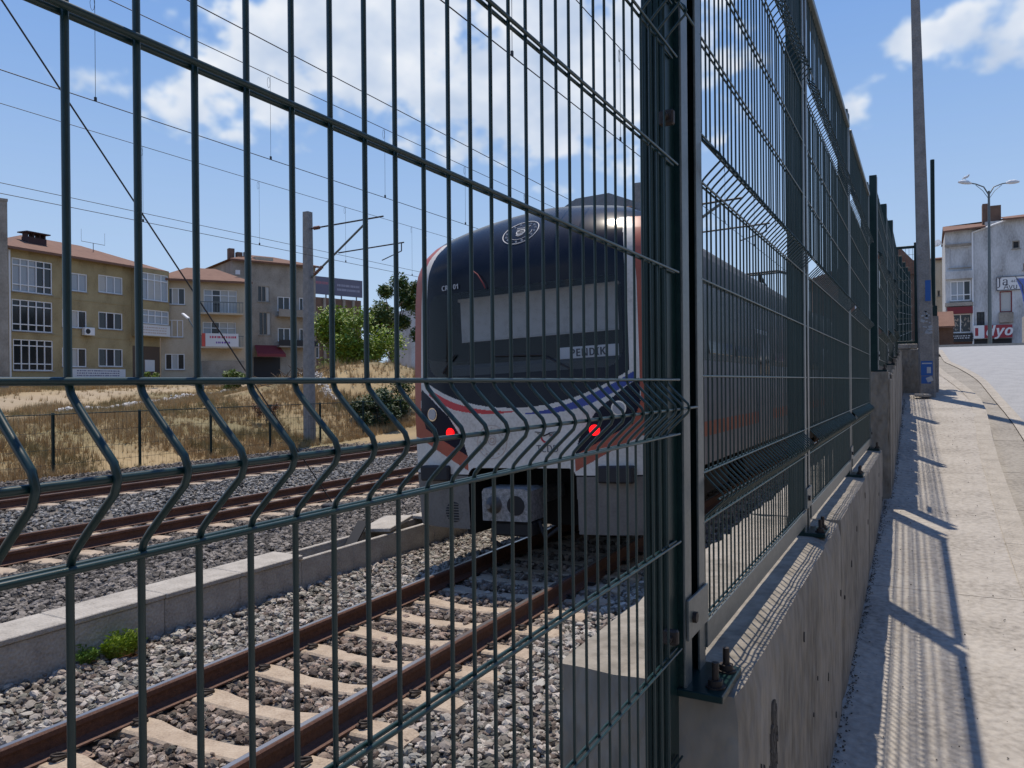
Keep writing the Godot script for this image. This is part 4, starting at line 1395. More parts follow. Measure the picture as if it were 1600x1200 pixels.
# ------------------------------------------------------------------ dry bank
func make_bank() -> void:
	# tufts of dry grass
	var tuft := MB.new()
	rng.seed = 61
	for k in 12:
		var a := rng.randf() * TAU
		var b := Vector3(cos(a), 0, sin(a)) * rng.randf_range(0, .12)
		var tip := b + Vector3(cos(a) * rng.randf_range(.02, .2), rng.randf_range(.2, .42), sin(a) * rng.randf_range(.02, .2))
		var sd := Vector3(-sin(a), 0, cos(a)) * 0.011
		tuft.tri(b - sd, tip, b + sd)
	var tm := tuft.done()
	var buf := PackedFloat32Array()
	var nz := noise(71, 0.15, 3)
	for k in 42000:
		var x := -19.9 - 30.0 * pow(rng.randf(), 1.3)
		var s := rng.randf_range(4.0, 46.0)
		if path_amount(x, s) > 0.35 and rng.randf() < 0.93: continue
		if absf(x + 31.2 + (s - 20.0) * 0.56) < 1.0: continue
		var g := nz.get_noise_2d(x, s)
		if g < -0.3 and rng.randf() < 0.7: continue
		if pow((x + 26.0) / 4.0, 2) + pow((s - 32.0) / 4.5, 2) < 1.0 and rng.randf() < 0.75: continue
		var sc := rng.randf_range(.55, 1.25) * (0.8 + g * 0.6)
		var c := Color(.36, .235, .105).lerp(Color(.47, .34, .17), rng.randf())
		if nz.get_noise_2d(x + 50, s * 1.3) > 0.2: c = c.lerp(Color(.19, .17, .065), 0.55)
		put(buf, Basis(Vector3.UP, rng.randf() * TAU).scaled(Vector3(sc, sc * rng.randf_range(.7, 1.2), sc)), Vector3(x, bank(x, s) - 0.02, -s), c)
	scatter("dry_grass", "tall dry straw coloured grass covering the bank beyond the tracks", "grass", tm, M.vcol, buf)
	# pale rubble along the worn track
	var rb := PackedFloat32Array()
	for k in 520:
		var s := 19.4 + 18.0 * pow(rng.randf(), 1.7)
		var x := -31.9 - (s - 20.0) * 0.56 + rng.randfn(0, .28)
		var q := rng.randf_range(.06, .2)
		if k > 400:
			s = 27.1 + rng.randf() * 3.6
			x = -23.9 - (s - 27.1) * 1.45 + rng.randfn(0, .22)
			q *= 0.7
		var b := Basis.from_euler(Vector3(rng.randf() * TAU, rng.randf() * TAU, rng.randf())).scaled(Vector3(q, q * .7, q))
		var g := rng.randf_range(.45, .68)
		put(rb, b, Vector3(x, bank(x, s) + 0.06, -s), Color(g, g * .97, g * .92))
	scatter("pale_rubble", "scattered pale rubble stones beside the worn dirt track", "rubble", rock_mesh(777), M.stone, rb)
	# boundary fence of thin posts
	var o := thing("boundary_fence", "low dark green wire fence on thin posts along the foot of the grass bank", "fence")
	var s := 4.5
	while s < 62.0:
		var mb := MB.new()
		mb.cbox(Vector3(-20.3, 0.85, -s), Vector3(0.07, 1.75, 0.06), 0.006)
		part(o, "post", mb.done(), M.green_flat)
		s += 2.55
	for y in [1.68, 1.2, 0.75, 0.35]:
		var mb := MB.new()
		mb.tube([Vector3(-20.25, y, 8.0), Vector3(-20.25, y + 0.02, -62.0)], 0.014 if y > 1.6 else 0.005, 5)
		part(o, "rail_wire", mb.done(), M.green_flat)
	var vm := MB.new()
	vm.box(Vector3(0, 0.82, 0), Vector3(0.004, 1.68, 0.004))
	var vmesh := vm.done()
	var vb := PackedFloat32Array()
	for k in 420: put(vb, Basis(), Vector3(-20.245, 0.05, -(4.5 + k * 0.13)), Color(1, 1, 1))
	scatter("mesh_wires", "", "", vmesh, M.green_flat, vb, o)
	# trees and shrubs
	tree("leafy_tree", "bright green bushy tree behind the bare earth mound", Vector3(-31.3, bank(-31.3, 37.7) - 0.4, -37.7), 5.2, 2.75, Color(.17, .245, .03), 15000, 0.11, 201)
	tree("leafy_tree", "taller dark green tree beside the train's left edge, behind the bright one", Vector3(-37.0, 2.4, -49.0), 8.6, 2.3, Color(.06, .105, .025), 11000, 0.14, 202)
	tree("leafy_tree", "dark green tree just behind the train's left shoulder", Vector3(-33.2, 2.4, -48.5), 8.0, 2.0, Color(.055, .095, .022), 9000, 0.14, 207)
	tree("leafy_shrub", "dull green shrub on the bank right beside the train", Vector3(-21.6, 0.4, -28.5), 2.6, 1.35, Color(.055, .085, .022), 5000, 0.08, 203)
	tree("leafy_shrub", "dark shrub at the boundary fence close to the train", Vector3(-20.9, 0.15, -26.6), 1.9, 1.1, Color(.035, .06, .02), 4000, 0.08, 208)
	tree("leafy_shrub", "light green bush in front of the beige house", Vector3(-40.5, 2.0, -36.3), 1.35, 1.05, Color(.10, .15, .03), 2600, 0.09, 204)
	tree("leafy_shrub", "small yellow green weed bush at the yellow block's corner", Vector3(-46.5, 2.3, -34.6), 1.0, 0.5, Color(.13, .19, .03), 1200, 0.08, 205)
	tree("dry_shrub", "reddish brown dry bush on the bank by the concrete mast", Vector3(-23.4, bank(-23.4, 22.6) - 0.1, -22.6), 1.15, 0.55, Color(.13, .06, .035), 900, 0.05, 206)
	# brushwood heap on the mound
	var br := MB.new()
	rng.seed = 90
	for k in 70:
		var a := Vector3(-27.2 + rng.randfn(0, .7), 0, -(28.6 + rng.randfn(0, .7)))
		a.y = bank(a.x, -a.z) + rng.randf_range(0, .3)
		br.tube([a, a + Vector3(rng.randf_range(-.6, .6), rng.randf_range(.05, .45), rng.randf_range(-.6, .6))], 0.018, 4)
	solo("brushwood_heap", br.done(), M.bark, "heap of broken brown branches at the foot of the earth mound", "branches")

func tree(called: String, label: String, at: Vector3, h: float, r: float, c: Color, n: int, leaf: float, sd: int) -> void:
	var o := thing(called, label, "tree" if called == "leafy_tree" else "shrub", "", at)
	rng.seed = sd
	var wood := MB.new()
	var trunk := [Vector3.ZERO, Vector3(.05, h * .2, .03), Vector3(-.04, h * .4, -.05), Vector3(.02, h * .62, 0)]
	wood.tube(trunk, [h * .022, h * .018, h * .014, h * .007], 7)
	var lobes := []
	var nl := 15 if h > 3 else 8
	for k in nl:
		var a := rng.randf() * TAU
		var e := rng.randf_range(.28, .92)
		var rad := r * (0.30 + 0.62 * sin(PI * clampf(e * 0.85, 0, 1))) * rng.randf_range(.35, .95)
		var p := Vector3(cos(a) * rad, h * e, sin(a) * rad)
		lobes.append([p, r * rng.randf_range(.26, .46)])
		wood.tube([trunk[1 + k % 3], (trunk[1 + k % 3] as Vector3).lerp(p, .55) + Vector3(0, .06 * h, 0), p], [h * .009, h * .006, h * .002], 5)
	part(o, "trunk", wood.done(), M.bark)
	var cr := MB.new()
	cr.colored = true
	for k in n:
		var L: Array = lobes[rng.randi() % nl]
		var d: Vector3 = Vector3(rng.randfn(), rng.randfn() * .85, rng.randfn()).normalized() * pow(rng.randf(), .45) * L[1] * rng.randf_range(.8, 1.2)
		var p: Vector3 = L[0] + d
		if p.y < h * .08: p.y = h * .08 + rng.randf() * .1
		var b := Basis.from_euler(Vector3(rng.randf_range(-.9, .9), rng.randf() * TAU, rng.randf_range(-.9, .9)))
		var q := leaf * rng.randf_range(.6, 1.3)
		var tone := rng.randf_range(.6, 1.45)
		cr.col = Color(c.r * tone * rng.randf_range(.85, 1.25), c.g * tone, c.b * tone)
		var a0 := p + b * Vector3(0, 0, -q)
		var a1 := p + b * Vector3(q * .5, q * .12, 0)
		var a2 := p + b * Vector3(0, 0, q)
		var a3 := p + b * Vector3(-q * .5, q * .12, 0)
		cr.tri(a0, a1, a2); cr.tri(a0, a2, a3)
	part(o, "crown", cr.done(), M.leaf)

# ------------------------------------------------------------------ buildings
func holed(mb: MB, u0: float, v0: float, u1: float, v1: float, holes: Array, z0: float, z1: float) -> void: # wall slab with window openings
	var us := [u0, u1]
	var vs := [v0, v1]
	for h in holes:
		for q in [h[0], h[2]]:
			if q > u0 and q < u1: us.append(q)
		for q in [h[1], h[3]]:
			if q > v0 and q < v1: vs.append(q)
	us.sort(); vs.sort()
	for i in us.size() - 1:
		if us[i + 1] - us[i] < 0.001: continue
		var open := v0
		var start := v0
		for j in vs.size() - 1:
			var cu: float = (us[i] + us[i + 1]) / 2
			var cv: float = (vs[j] + vs[j + 1]) / 2
			var inside := false
			for h in holes:
				if cu > h[0] and cu < h[2] and cv > h[1] and cv < h[3]: inside = true
			if inside:
				if vs[j] > start: mb.span(Vector3(us[i], start, z0), Vector3(us[i + 1], vs[j], z1))
				start = vs[j + 1]
		if v1 > start: mb.span(Vector3(us[i], start, z0), Vector3(us[i + 1], v1, z1))

func window(o: Node3D, r: Array, cols: int, bars: Array, frame: Material, glass: Material, z := 0.0, mixed: Array = []) -> void:
	var mb := MB.new()
	var t := 0.075
	mb.span(Vector3(r[0], r[1], z - .1), Vector3(r[2], r[1] + t, z - .03))
	mb.span(Vector3(r[0], r[3] - t, z - .1), Vector3(r[2], r[3], z - .03))
	for k in cols + 1:
		var u := lerpf(r[0] + t / 2, r[2] - t / 2, float(k) / cols)
		mb.span(Vector3(u - t / 2, r[1] + t, z - .098), Vector3(u + t / 2, r[3] - t, z - .028))
	for b in bars:
		var v := lerpf(r[1], r[3], b)
		mb.span(Vector3(r[0] + t, v - t / 2, z - .096), Vector3(r[2] - t, v + t / 2, z - .026))
	var w := part(o, "window", mb.done(), frame)
	for k in cols:
		var g := MB.new()
		var a := lerpf(r[0] + t / 2, r[2] - t / 2, float(k) / cols)
		var b := lerpf(r[0] + t / 2, r[2] - t / 2, float(k + 1) / cols)
		g.span(Vector3(a, r[1] + .02, z - .12), Vector3(b, r[3] - .02, z - .105 + 0.004 * (k % 2)))
		part(w, "pane", g.done(), mixed[k % mixed.size()] if mixed.size() else glass)
	var s := MB.new()
	s.span(Vector3(r[0] - .06, r[1] - .07, z - .06), Vector3(r[2] + .06, r[1] - .005, z + .08))
	part(w, "sill", s.done(), M.greywall)

func hip(mb: MB, u0: float, u1: float, z0: float, z1: float, y: float, ry: float, inset: float) -> void: # hipped roof, z0 front
	var zr := (z0 + z1) / 2
	var a := Vector3(u0, y, z0)
	var b := Vector3(u1, y, z0)
	var c := Vector3(u1, y, z1)
	var d := Vector3(u0, y, z1)
	var e := Vector3(u0 + inset, ry, zr)
	var f := Vector3(u1 - inset, ry, zr)
	mb.quad(a, e, f, b); mb.quad(c, f, e, d); mb.tri(d, e, a); mb.tri(b, f, c)
	mb.quad(a, b, c, d)
	# fascia
	mb.span(Vector3(u0, y - .18, z0 - .03), Vector3(u1, y - .002, z0))

func building(called: String, label: String, at: Vector3, ang: float) -> Node3D:
	return thing(called, label, "building", "", at, deg_to_rad(ang))

func body(o: Node3D, u0: float, u1: float, v0: float, v1: float, depth: float, holes: Array, mat: Material) -> void:
	var front := MB.new()
	holed(front, u0, v0, u1, v1, holes, -0.22, 0.0)
	part(o, "front_wall", front.done(), mat)
	var sh := MB.new()
	sh.span(Vector3(u0, v0, -depth), Vector3(u1, v1 - 0.01, -0.4))
	sh.span(Vector3(u0, v0, -0.4), Vector3(u0 + .2, v1 - 0.01, -0.22))
	sh.span(Vector3(u1 - .2, v0, -0.4), Vector3(u1, v1 - 0.01, -0.22))
	part(o, "shell", sh.done(), mat)

func print_lines(o: Node3D, r: Array, z: float, rows: int, mat: Material, sd: int) -> void: # rows of print too small to read
	var mb := MB.new()
	var q := RandomNumberGenerator.new()
	q.seed = sd
	for k in rows:
		var v := lerpf(r[3], r[1], (k + 0.7) / (rows + 0.4))
		var u: float = r[0] + (r[2] - r[0]) * 0.08
		var hh: float = (r[3] - r[1]) / rows * 0.42
		while u < r[2] - (r[2] - r[0]) * 0.1:
			var w := q.randf_range(.05, .16)
			mb.span(Vector3(u, v - hh / 2, z), Vector3(u + w, v + hh / 2, z + .006))
			u += w + q.randf_range(.03, .09)
	part(o, "print", mb.done(), mat)

func plate(u0: float, v0: float, u1: float, v1: float, z0: float, z1: float) -> ArrayMesh:
	var mb := MB.new()
	mb.span(Vector3(u0, v0, z0), Vector3(u1, v1, z1))
	return mb.done()

func make_left_buildings() -> void:
	# grey block cut by the left edge of the view
	var o := building("grey_block", "grey apartment block cut off by the left edge of the view", Vector3(-46.74, 0, -25.42), 70.0)
	var holes := []
	for k in 4: holes.append([-2.6, 3.3 + k * 2.6, -.9, 4.9 + k * 2.6])
	body(o, -9.0, 0.0, 1.0, 13.15, 8.0, holes, M.greywall)
	for h in holes: window(o, h, 2, [], M.upvc, M.pane)
	part(o, "corner_pier", plate(-.42, 1.0, .02, 13.149, .002, .12), M.greywall)
	part(o, "parapet", plate(-9.05, 13.15, .05, 13.3, -8.0, .14), M.greywall)
	# yellow block
	o = building("yellow_apartment_block", "mustard yellow three storey block with white framed windows and tiled roof", Vector3(-57.32, 0, -31.22), 95.68)
	var big := [[0.29, 9.29, 3.37, 11.7], [0.26, 6.45, 3.36, 8.74], [0.32, 3.6, 3.37, 5.87]]
	var small := [[4.2, 9.8, 6.3, 11.21], [7.32, 9.95, 9.58, 11.36], [4.15, 6.95, 6.23, 8.32], [7.29, 7.03, 9.54, 8.4], [4.12, 3.93, 6.19, 5.39], [7.26, 4.0, 9.53, 5.46]]
	body(o, 0.0, 13.35, 1.2, 12.35, 9.0, big + small, M.yellow)
	for k in 3: window(o, big[k], 5, [0.22, 0.8], M.upvc, M.pane, 0.0, [M.pane_pale, M.pane_pale, M.pane_pale, M.pane, M.pane] if k == 0 else [M.pane])
	for k in 6: window(o, small[k], 3, [], M.upvc, M.pane, 0.0, [M.curtain, M.pane_pale, M.pane_pale] if k < 2 else [M.pane, M.black if k % 2 else M.curtain, M.pane])
	for v in [9.15, 6.3]: part(o, "floor_band", plate(0.0, v - .05, 10.4, v + .03, .001, .03), M.yellow)
	var bay := MB.new()
	holed(bay, 10.43, 6.59, 13.57, 12.3, [[10.6, 9.65, 13.45, 11.95], [10.62, 7.66, 13.5, 8.85]], .75, .9)
	bay.span(Vector3(10.43, 6.59, .002), Vector3(10.6, 12.3, .75))
	bay.span(Vector3(13.4, 6.59, .002), Vector3(13.57, 12.3, .75))
	bay.span(Vector3(10.6, 6.59, .002), Vector3(13.4, 6.75, .75))
	part(o, "bay", bay.done(), M.yellow)
	window(o, [10.6, 9.65, 13.45, 11.95], 4, [0.75], M.upvc, M.pane, .9, [M.pane_pale, M.curtain, M.curtain, M.pane_pale])
	window(o, [10.62, 7.66, 13.5, 8.85], 4, [0.6], M.upvc, M.pane_pale, .9)
	part(o, "bay_banner", plate(10.35, 6.66, 13.6, 7.6, .902, .95), M.signwhite)
	print_lines(o, [10.5, 6.75, 13.5, 7.5], .951, 3, M.print_ghost, 5)
	part(o, "shop_banner", plate(4.3, 2.9, 9.7, 3.8, .02, .1), M.signwhite)
	print_lines(o, [4.9, 2.95, 9.6, 3.78], .101, 4, flat(lin(.12, .11, .2), .7), 6)
	part(o, "notice_board", plate(11.71, 3.65, 12.72, 4.64, .002, .06), M.signwhite)
	part(o, "gateway", plate(10.5, 2.6, 13.3, 5.8, .002, .02), flat(lin(.10, .07, .05), .9))
	var ac := MB.new()
	ac.cbox(Vector3(6.2, 6.72, .22), Vector3(.9, .62, .36), .03)
	var unit := part(o, "air_conditioner", ac.done(), M.upvc)
	var fan := MB.new()
	fan.disc(Vector3(6.03, 6.72, .4), .2, 18, .015)
	part(unit, "fan_grille", fan.done(), M.black)
	var rf := MB.new()
	hip(rf, -.5, 13.9, .55, -9.5, 12.4, 14.3, 4.6)
	var roof := part(o, "roof", rf.done(), M.tile)
	var ch := MB.new()
	ch.span(Vector3(2.7, 12.6, -2.4), Vector3(4.2, 13.75, -1.7))
	ch.span(Vector3(2.5, 14.05, -2.6), Vector3(4.4, 14.13, -1.5))
	for u in [2.75, 3.25, 3.75, 4.15]: ch.span(Vector3(u - .06, 13.75, -2.3), Vector3(u + .06, 14.05, -1.8))
	part(roof, "chimney", ch.done(), flat(lin(.05, .025, .025), .9))
	var an := MB.new()
	an.tube([Vector3(8.9, 12.6, -2.5), Vector3(8.9, 14.3, -2.5)], .025, 5)
	an.tube([Vector3(7.8, 14.3, -2.5), Vector3(10.0, 14.3, -2.5)], .02, 5)
	for u in [7.8, 10.0]: an.tube([Vector3(u, 14.3, -2.5), Vector3(u, 15.3, -2.5)], .012, 4)
	part(roof, "aerial", an.done(), M.wire)
	var dp := MB.new()
	dp.tube([Vector3(.06, 1.5, .1), Vector3(.06, 12.2, .1)], .06, 6)
	part(o, "downpipe", dp.done(), M.upvc)
	# beige house
	o = building("beige_house", "weathered beige three storey house with balconies and red tiled roof", Vector3(-58.62, 0, -44.59), 53.56)
	holes = [[0.41, 9.54, 1.97, 11.0], [0.41, 6.67, 1.8, 8.2], [0.33, 3.81, 1.89, 5.21], [3.5, 8.9, 6.3, 11.0], [3.4, 5.9, 6.2, 8.1]]
	body(o, 0.0, 7.05, 1.2, 11.7, 8.0, holes, M.beige)
	for k in 3: window(o, holes[k], 3, [], M.upvc, M.pane, 0.0, [M.pane, M.curtain, M.pane] if k != 1 else [M.beige])
	for k in [3, 4]:
		window(o, holes[k], 4, [0.75], M.upvc, M.pane, -.05, [M.pane_pale, M.pane, M.curtain, M.curtain])
		var h: Array = holes[k]
		part(o, "balcony_slab", plate(2.9, h[1] - .2, 6.75, h[1] - .05, .002, 1.1), M.beige)
		var rl := MB.new()
		for q in 15: rl.span(Vector3(2.95 + q * .265, h[1] - .05, 1.02), Vector3(2.98 + q * .265, h[1] + .85, 1.06))
		rl.span(Vector3(2.92, h[1] + .85, 1.0), Vector3(6.74, h[1] + .92, 1.08))
		part(o, "balcony_railing", rl.done(), M.galv_and_sheen)
	part(o, "lower_wall", plate(3.2, 2.4, 6.9, 4.6, .002, .12), M.greywall)
	var bn := part(o, "balcony_banner", plate(3.55, 5.85, 6.3, 7.0, 1.09, 1.11), M.signwhite)
	part(bn, "banner_end", plate(3.25, 5.85, 3.54, 7.0, 1.09, 1.11), flat(lin(.5, .07, .05), .6))
	print_lines(o, [3.7, 6.45, 6.2, 6.9], 1.112, 1, flat(lin(.45, .03, .08), .6), 7)
	print_lines(o, [4.3, 6.0, 5.7, 6.4], 1.112, 1, flat(lin(.15, .05, .3), .6), 8)
	rf = MB.new()
	hip(rf, -.5, 7.6, .7, -8.5, 11.75, 13.4, 2.8)
	roof = part(o, "roof", rf.done(), M.tile)
	part(roof, "satellite_dish", plate(6.3, 12.6, 6.7, 13.0, -1.0, -.95), M.signwhite)
	# grey apartment house
	o = building("grey_apartment_house", "stained grey four storey house with a red awning behind the mast", Vector3(-59.13, 0, -54.53), 66.05)
	holes = [[1.25, 10.76, 2.52, 12.36], [1.36, 7.42, 2.63, 9.72], [3.3, 9.89, 5.2, 11.38], [3.3, 6.84, 5.2, 8.19], [5.6, 9.9, 6.8, 11.4], [5.6, 6.9, 6.8, 8.2]]
	body(o, -1.2, 7.4, 1.2, 14.7, 8.0, holes, M.greywall)
	for k in 6: window(o, holes[k], 3, [], M.upvc if k > 1 else M.greywall, M.pane, 0.0, [M.pane, M.pane, M.curtain])
	for v in [9.3, 6.2]:
		part(o, "balcony_slab", plate(3.1, v, 7.2, v + .14, .002, .9), M.greywall)
		part(o, "balcony_parapet", plate(3.1, v + .142, 7.2, v + .75, .8, .9), M.black if v < 7 else M.greywall)
	var awn := MB.new()
	awn.quad(Vector3(.9, 6.4, .02), Vector3(3.4, 6.4, .02), Vector3(3.6, 5.5, 1.3), Vector3(.7, 5.5, 1.3))
	awn.quad(Vector3(.7, 5.5, 1.3), Vector3(3.6, 5.5, 1.3), Vector3(3.6, 5.2, 1.32), Vector3(.7, 5.2, 1.32))
	part(o, "awning", awn.done(), M.darkred)
	part(o, "penthouse", plate(1.2, 14.69, 3.0, 15.3, -3.5, -.3), M.beige)
	part(o, "shop_front", plate(.8, 2.2, 3.5, 5.2, .002, .03), M.black)
	rf = MB.new()
	hip(rf, -1.6, 7.8, .5, -8.4, 14.75, 16.0, 3.4)
	roof = part(o, "roof", rf.done(), M.tile2)
	var cl := MB.new()
	for q in [[-1.0, 1.2], [-.2, .9], [.6, 1.0]]: cl.span(Vector3(q[0], 14.9, -2.2), Vector3(q[0] + .55, 14.9 + q[1], -1.6))
	part(roof, "chimney", cl.done(), M.brick)
	# brown block with rooftop billboard
	o = building("brown_block", "brown brick block beyond the tree with a billboard on its roof", Vector3(-69.48, 0, -73.94), 74.82)
	holes = [[.6, 9.2, 2.0, 11.2], [.6, 5.8, 2.0, 7.8], [4.9, 9.2, 6.6, 11.2]]
	body(o, -3.0, 8.6, 1.2, 13.7, 9.0, holes, M.brick)
	for h in holes: window(o, h, 2, [], M.upvc, M.pane)
	for u in [2.6, 4.1, 5.6, 7.1]: part(o, "pilaster", plate(u, 1.2, u + .35, 13.7, .002, .2), M.greywall)
	var bb := thing("billboard", "long dark rooftop billboard on thin legs above the brown block", "billboard", "", Vector3(-69.48, 0, -73.94), deg_to_rad(74.82))
	part(bb, "board", plate(.3, 14.2, 9.2, 16.5, -.7, -.5), flat(lin(.11, .11, .16), .6))
	for u in [1.0, 3.4, 5.8, 8.2]: part(bb, "leg", plate(u, 13.702, u + .14, 14.2, -.66, -.54), M.galv_and_sheen)
	print_lines(bb, [.6, 15.3, 4.2, 16.1], -.499, 1, flat(lin(.34, .12, .15), .6), 9)
	print_lines(bb, [4.8, 14.6, 9.0, 16.0], -.499, 2, flat(lin(.3, .3, .38), .6), 10)
	# pale low house further right behind the trees
	o = building("pale_flat_block", "small pale flat roofed block peeking out between the trees", Vector3(-66.0, 0, -92.0), 62.0)
	body(o, 0.0, 9.0, 1.2, 13.3, 8.0, [[1.0, 9.8, 2.4, 11.4]], M.whitewall)
	window(o, [1.0, 9.8, 2.4, 11.4], 2, [], M.upvc, M.pane)
	# curved lamp post in front of the beige house
	var lp := thing("leaning_lamp", "thin grey lamp post with a bent white head before the beige house", "lamp post", "", Vector3(-42.6, 2.1, -34.9))
	var st := MB.new()
	st.tube([Vector3(.9, 0, 0), Vector3(.55, 2.2, 0), Vector3(.1, 4.0, 0), Vector3(-.5, 4.75, 0)], .05, 6)
	part(lp, "post", st.done(), M.galv_and_sheen)
	var hd := MB.new()
	hd.cbox(Vector3(-.78, 4.95, 0), Vector3(.7, .12, .22), .03, Basis(Vector3.BACK, -.55))
	part(lp, "lamp_head", hd.done(), M.signwhite)

func make_right_side() -> void:
	# far kerb, pavement across the crest
	var mb := MB.new()
	mb.span(Vector3(-30, 3.3, -140), Vector3(70, 4.1, -43.5))
	struct("far_pavement", mb.done(), M.kerb)
	# white corner building
	var o := building("white_corner_building", "tall stained white corner building with tiled roof and shops below", Vector3(1.67, 0, -74.65), 0.39)
	var holes := [[0.28, 11.76, 1.82, 13.5], [0.36, 8.96, 1.84, 10.64], [0.29, 6.28, 1.88, 7.85], [2.25, 6.86, 2.81, 7.95], [3.87, 7.86, 4.74, 9.57], [4.78, 13.0, 5.29, 13.65], [5.5, 11.2, 6.0, 11.75]]
	body(o, 0.0, 9.5, 3.0, 14.85, 9.0, holes, M.whitewall)
	window(o, holes[0], 1, [], M.whitewall, M.whitewall)
	window(o, holes[1], 3, [0.3], M.upvc, M.pane_pale, 0.0, [M.pane_pale, M.pane_pale, M.pane])
	window(o, holes[2], 2, [], M.signwhite, M.pane)
	window(o, holes[3], 2, [0.5], M.black, M.pane)
	window(o, holes[4], 1, [], M.darkred, M.curtain)
	window(o, holes[5], 1, [], M.greywall, M.black)
	window(o, holes[6], 1, [], M.greywall, M.black)
	part(o, "bay_face", plate(-.02, 10.8, 1.95, 11.45, .002, .3), M.whitewall)
	part(o, "bay_ledge", plate(-.05, 8.5, 2.0, 8.8, .002, .4), M.greywall)
	part(o, "corner_band", plate(-.03, 13.55, 1.95, 13.75, .002, .12), M.greywall)
	part(o, "shop_fascia", plate(.1, 7.87, 1.95, 8.42, .06, .5), M.darkred)
	part(o, "shop_sign", plate(.1, 5.52, 1.93, 6.18, .06, .3), M.black)
	print_lines(o, [.35, 5.7, 1.75, 6.12], .301, 2, M.print_pale, 12)
	part(o, "shop_base", plate(.05, 3.0, 1.95, 5.5, .002, .05), flat(lin(.10, .05, .04), .9))
	var gd := MB.new()
	rng.seed = 70
	for k in 26: gd.box(Vector3(rng.randf_range(.45, 1.75), rng.randf_range(6.5, 7.6), -.04), Vector3(rng.randf_range(.04, .13), rng.randf_range(.06, .28), .01), Basis(Vector3.BACK, rng.randf_range(-.6, .6)))
	part(o, "shop_goods", gd.done(), flat(lin(.3, .26, .22), .8))
	var sg := part(o, "sign_panel", plate(3.69, 9.68, 7.2, 10.7, .03, .12), M.signwhite)
	var fr := MB.new()
	for q in [[3.66, 9.63, 7.23, 9.68], [3.66, 10.7, 7.23, 10.75], [3.66, 9.68, 3.7, 10.7]]: fr.span(Vector3(q[0], q[1], .03), Vector3(q[2], q[3], .14))
	part(sg, "frame", fr.done(), M.print_dark)
	part(sg, "lettering", text_mesh("Ja", .62, .01, "Droid Serif"), M.print_dark, Vector3(4.12, 10.35, .125))
	part(sg, "lettering", text_mesh("4473 57", .2, .01), M.print_dark, Vector3(5.15, 10.35, .125))
	part(sg, "lettering", text_mesh("Avu k", .42, .01), M.print_dark, Vector3(4.85, 9.92, .125))
	part(o, "window_box", plate(3.8, 7.0, 4.8, 7.8, .002, .3), M.greywall)
	var dy := thing("shop_awning", "red and white shop awning sign reading dyo on the white building", "shop sign", "", Vector3(1.67, 0, -74.65), deg_to_rad(.39))
	part(dy, "board", plate(2.0, 5.75, 4.7, 6.8, .3, .5), M.red)
	part(dy, "white_end", plate(1.99, 5.74, 2.75, 6.81, .28, .515), M.signwhite)
	var it := part(dy, "lettering", text_mesh("dyo", .8, .02, "Droid Sans", true), M.signwhite, Vector3(3.85, 6.32, .512))
	it.basis = Basis(Vector3(1, 0, 0), Vector3(.22, 1, 0), Vector3(0, 0, 1))
	part(dy, "red_mark", plate(2.1, 5.95, 2.32, 6.6, .516, .53), M.red)
	part(o, "shop_shutter", plate(2.05, 3.0, 4.7, 5.7, .002, .03), M.black)
	var pipe := MB.new()
	pipe.tube([Vector3(1.98, 3.5, .1), Vector3(1.98, 14.6, .1)], .07, 6)
	pipe.tube([Vector3(1.98, 14.6, .1), Vector3(4.3, 15.35, .15)], .07, 6)
	part(o, "downpipe", pipe.done(), M.upvc)
	var rf := MB.new()
	rf.quad(Vector3(-.15, 14.86, .5), Vector3(-.1, 15.75, -2.6), Vector3(2.85, 15.75, -2.6), Vector3(2.9, 15.0, .5))
	rf.quad(Vector3(-.15, 14.7, .5), Vector3(-.15, 14.86, .5), Vector3(2.9, 15.0, .5), Vector3(2.9, 14.86, .5))
	rf.quad(Vector3(4.1, 15.45, .5), Vector3(4.1, 16.2, -3.0), Vector3(9.8, 16.4, -3.0), Vector3(9.8, 15.5, .5))
	rf.quad(Vector3(4.1, 15.3, .5), Vector3(4.1, 15.45, .5), Vector3(9.8, 15.5, .5), Vector3(9.8, 15.35, .5))
	rf.quad(Vector3(-.1, 15.75, -2.6), Vector3(-.1, 14.8, -8.0), Vector3(9.8, 14.8, -8.0), Vector3(9.8, 16.3, -2.9))
	var roof := part(o, "roof", rf.done(), M.tile)
	part(o, "roof_wall", plate(2.9, 14.852, 9.5, 15.4, -3.0, -.02), M.whitewall)
	var ch := MB.new()
	ch.span(Vector3(2.75, 14.9, -1.4), Vector3(3.2, 17.0, -.5))
	ch.span(Vector3(3.2, 14.9, -1.2), Vector3(4.05, 16.75, -.35))
	part(roof, "chimney", ch.done(), M.brick)
	var dish := MB.new()
	for k in 3: dish.tube([Vector3(-.55 - k * .16, 13.9 - k * .08, .3), Vector3(-.6 - k * .16, 13.93 - k * .08, .38)], .3 - .07 * k, 12)
	dish.tube([Vector3(.0, 13.8, .1), Vector3(-.7, 13.85, .3)], .03, 5)
	part(o, "satellite_dish", dish.done(), M.signwhite)
	# yellow house behind
	o = building("ochre_house", "plain pale ochre house wall between the pole and the white building", Vector3(-.17, 0, -86.15), 0.0)
	body(o, -.4, 6.5, 3.0, 14.2, 8.0, [[1.4, 10.5, 1.65, 11.1]], M.beige)
	window(o, [1.4, 10.5, 1.65, 11.1], 1, [], M.greywall, M.black)
	rf = MB.new()
	hip(rf, -.7, 6.8, .3, -8.3, 14.2, 14.9, 3.0)
	part(o, "roof", rf.done(), M.tile2)
	o = building("low_red_house", "low red brick house with tiled roof at the road crest", Vector3(.3, 0, -50.1), 0.0)
	body(o, 0.0, 1.2, 3.0, 5.3, 4.0, [[.3, 4.1, .5, 5.1]], M.brick)
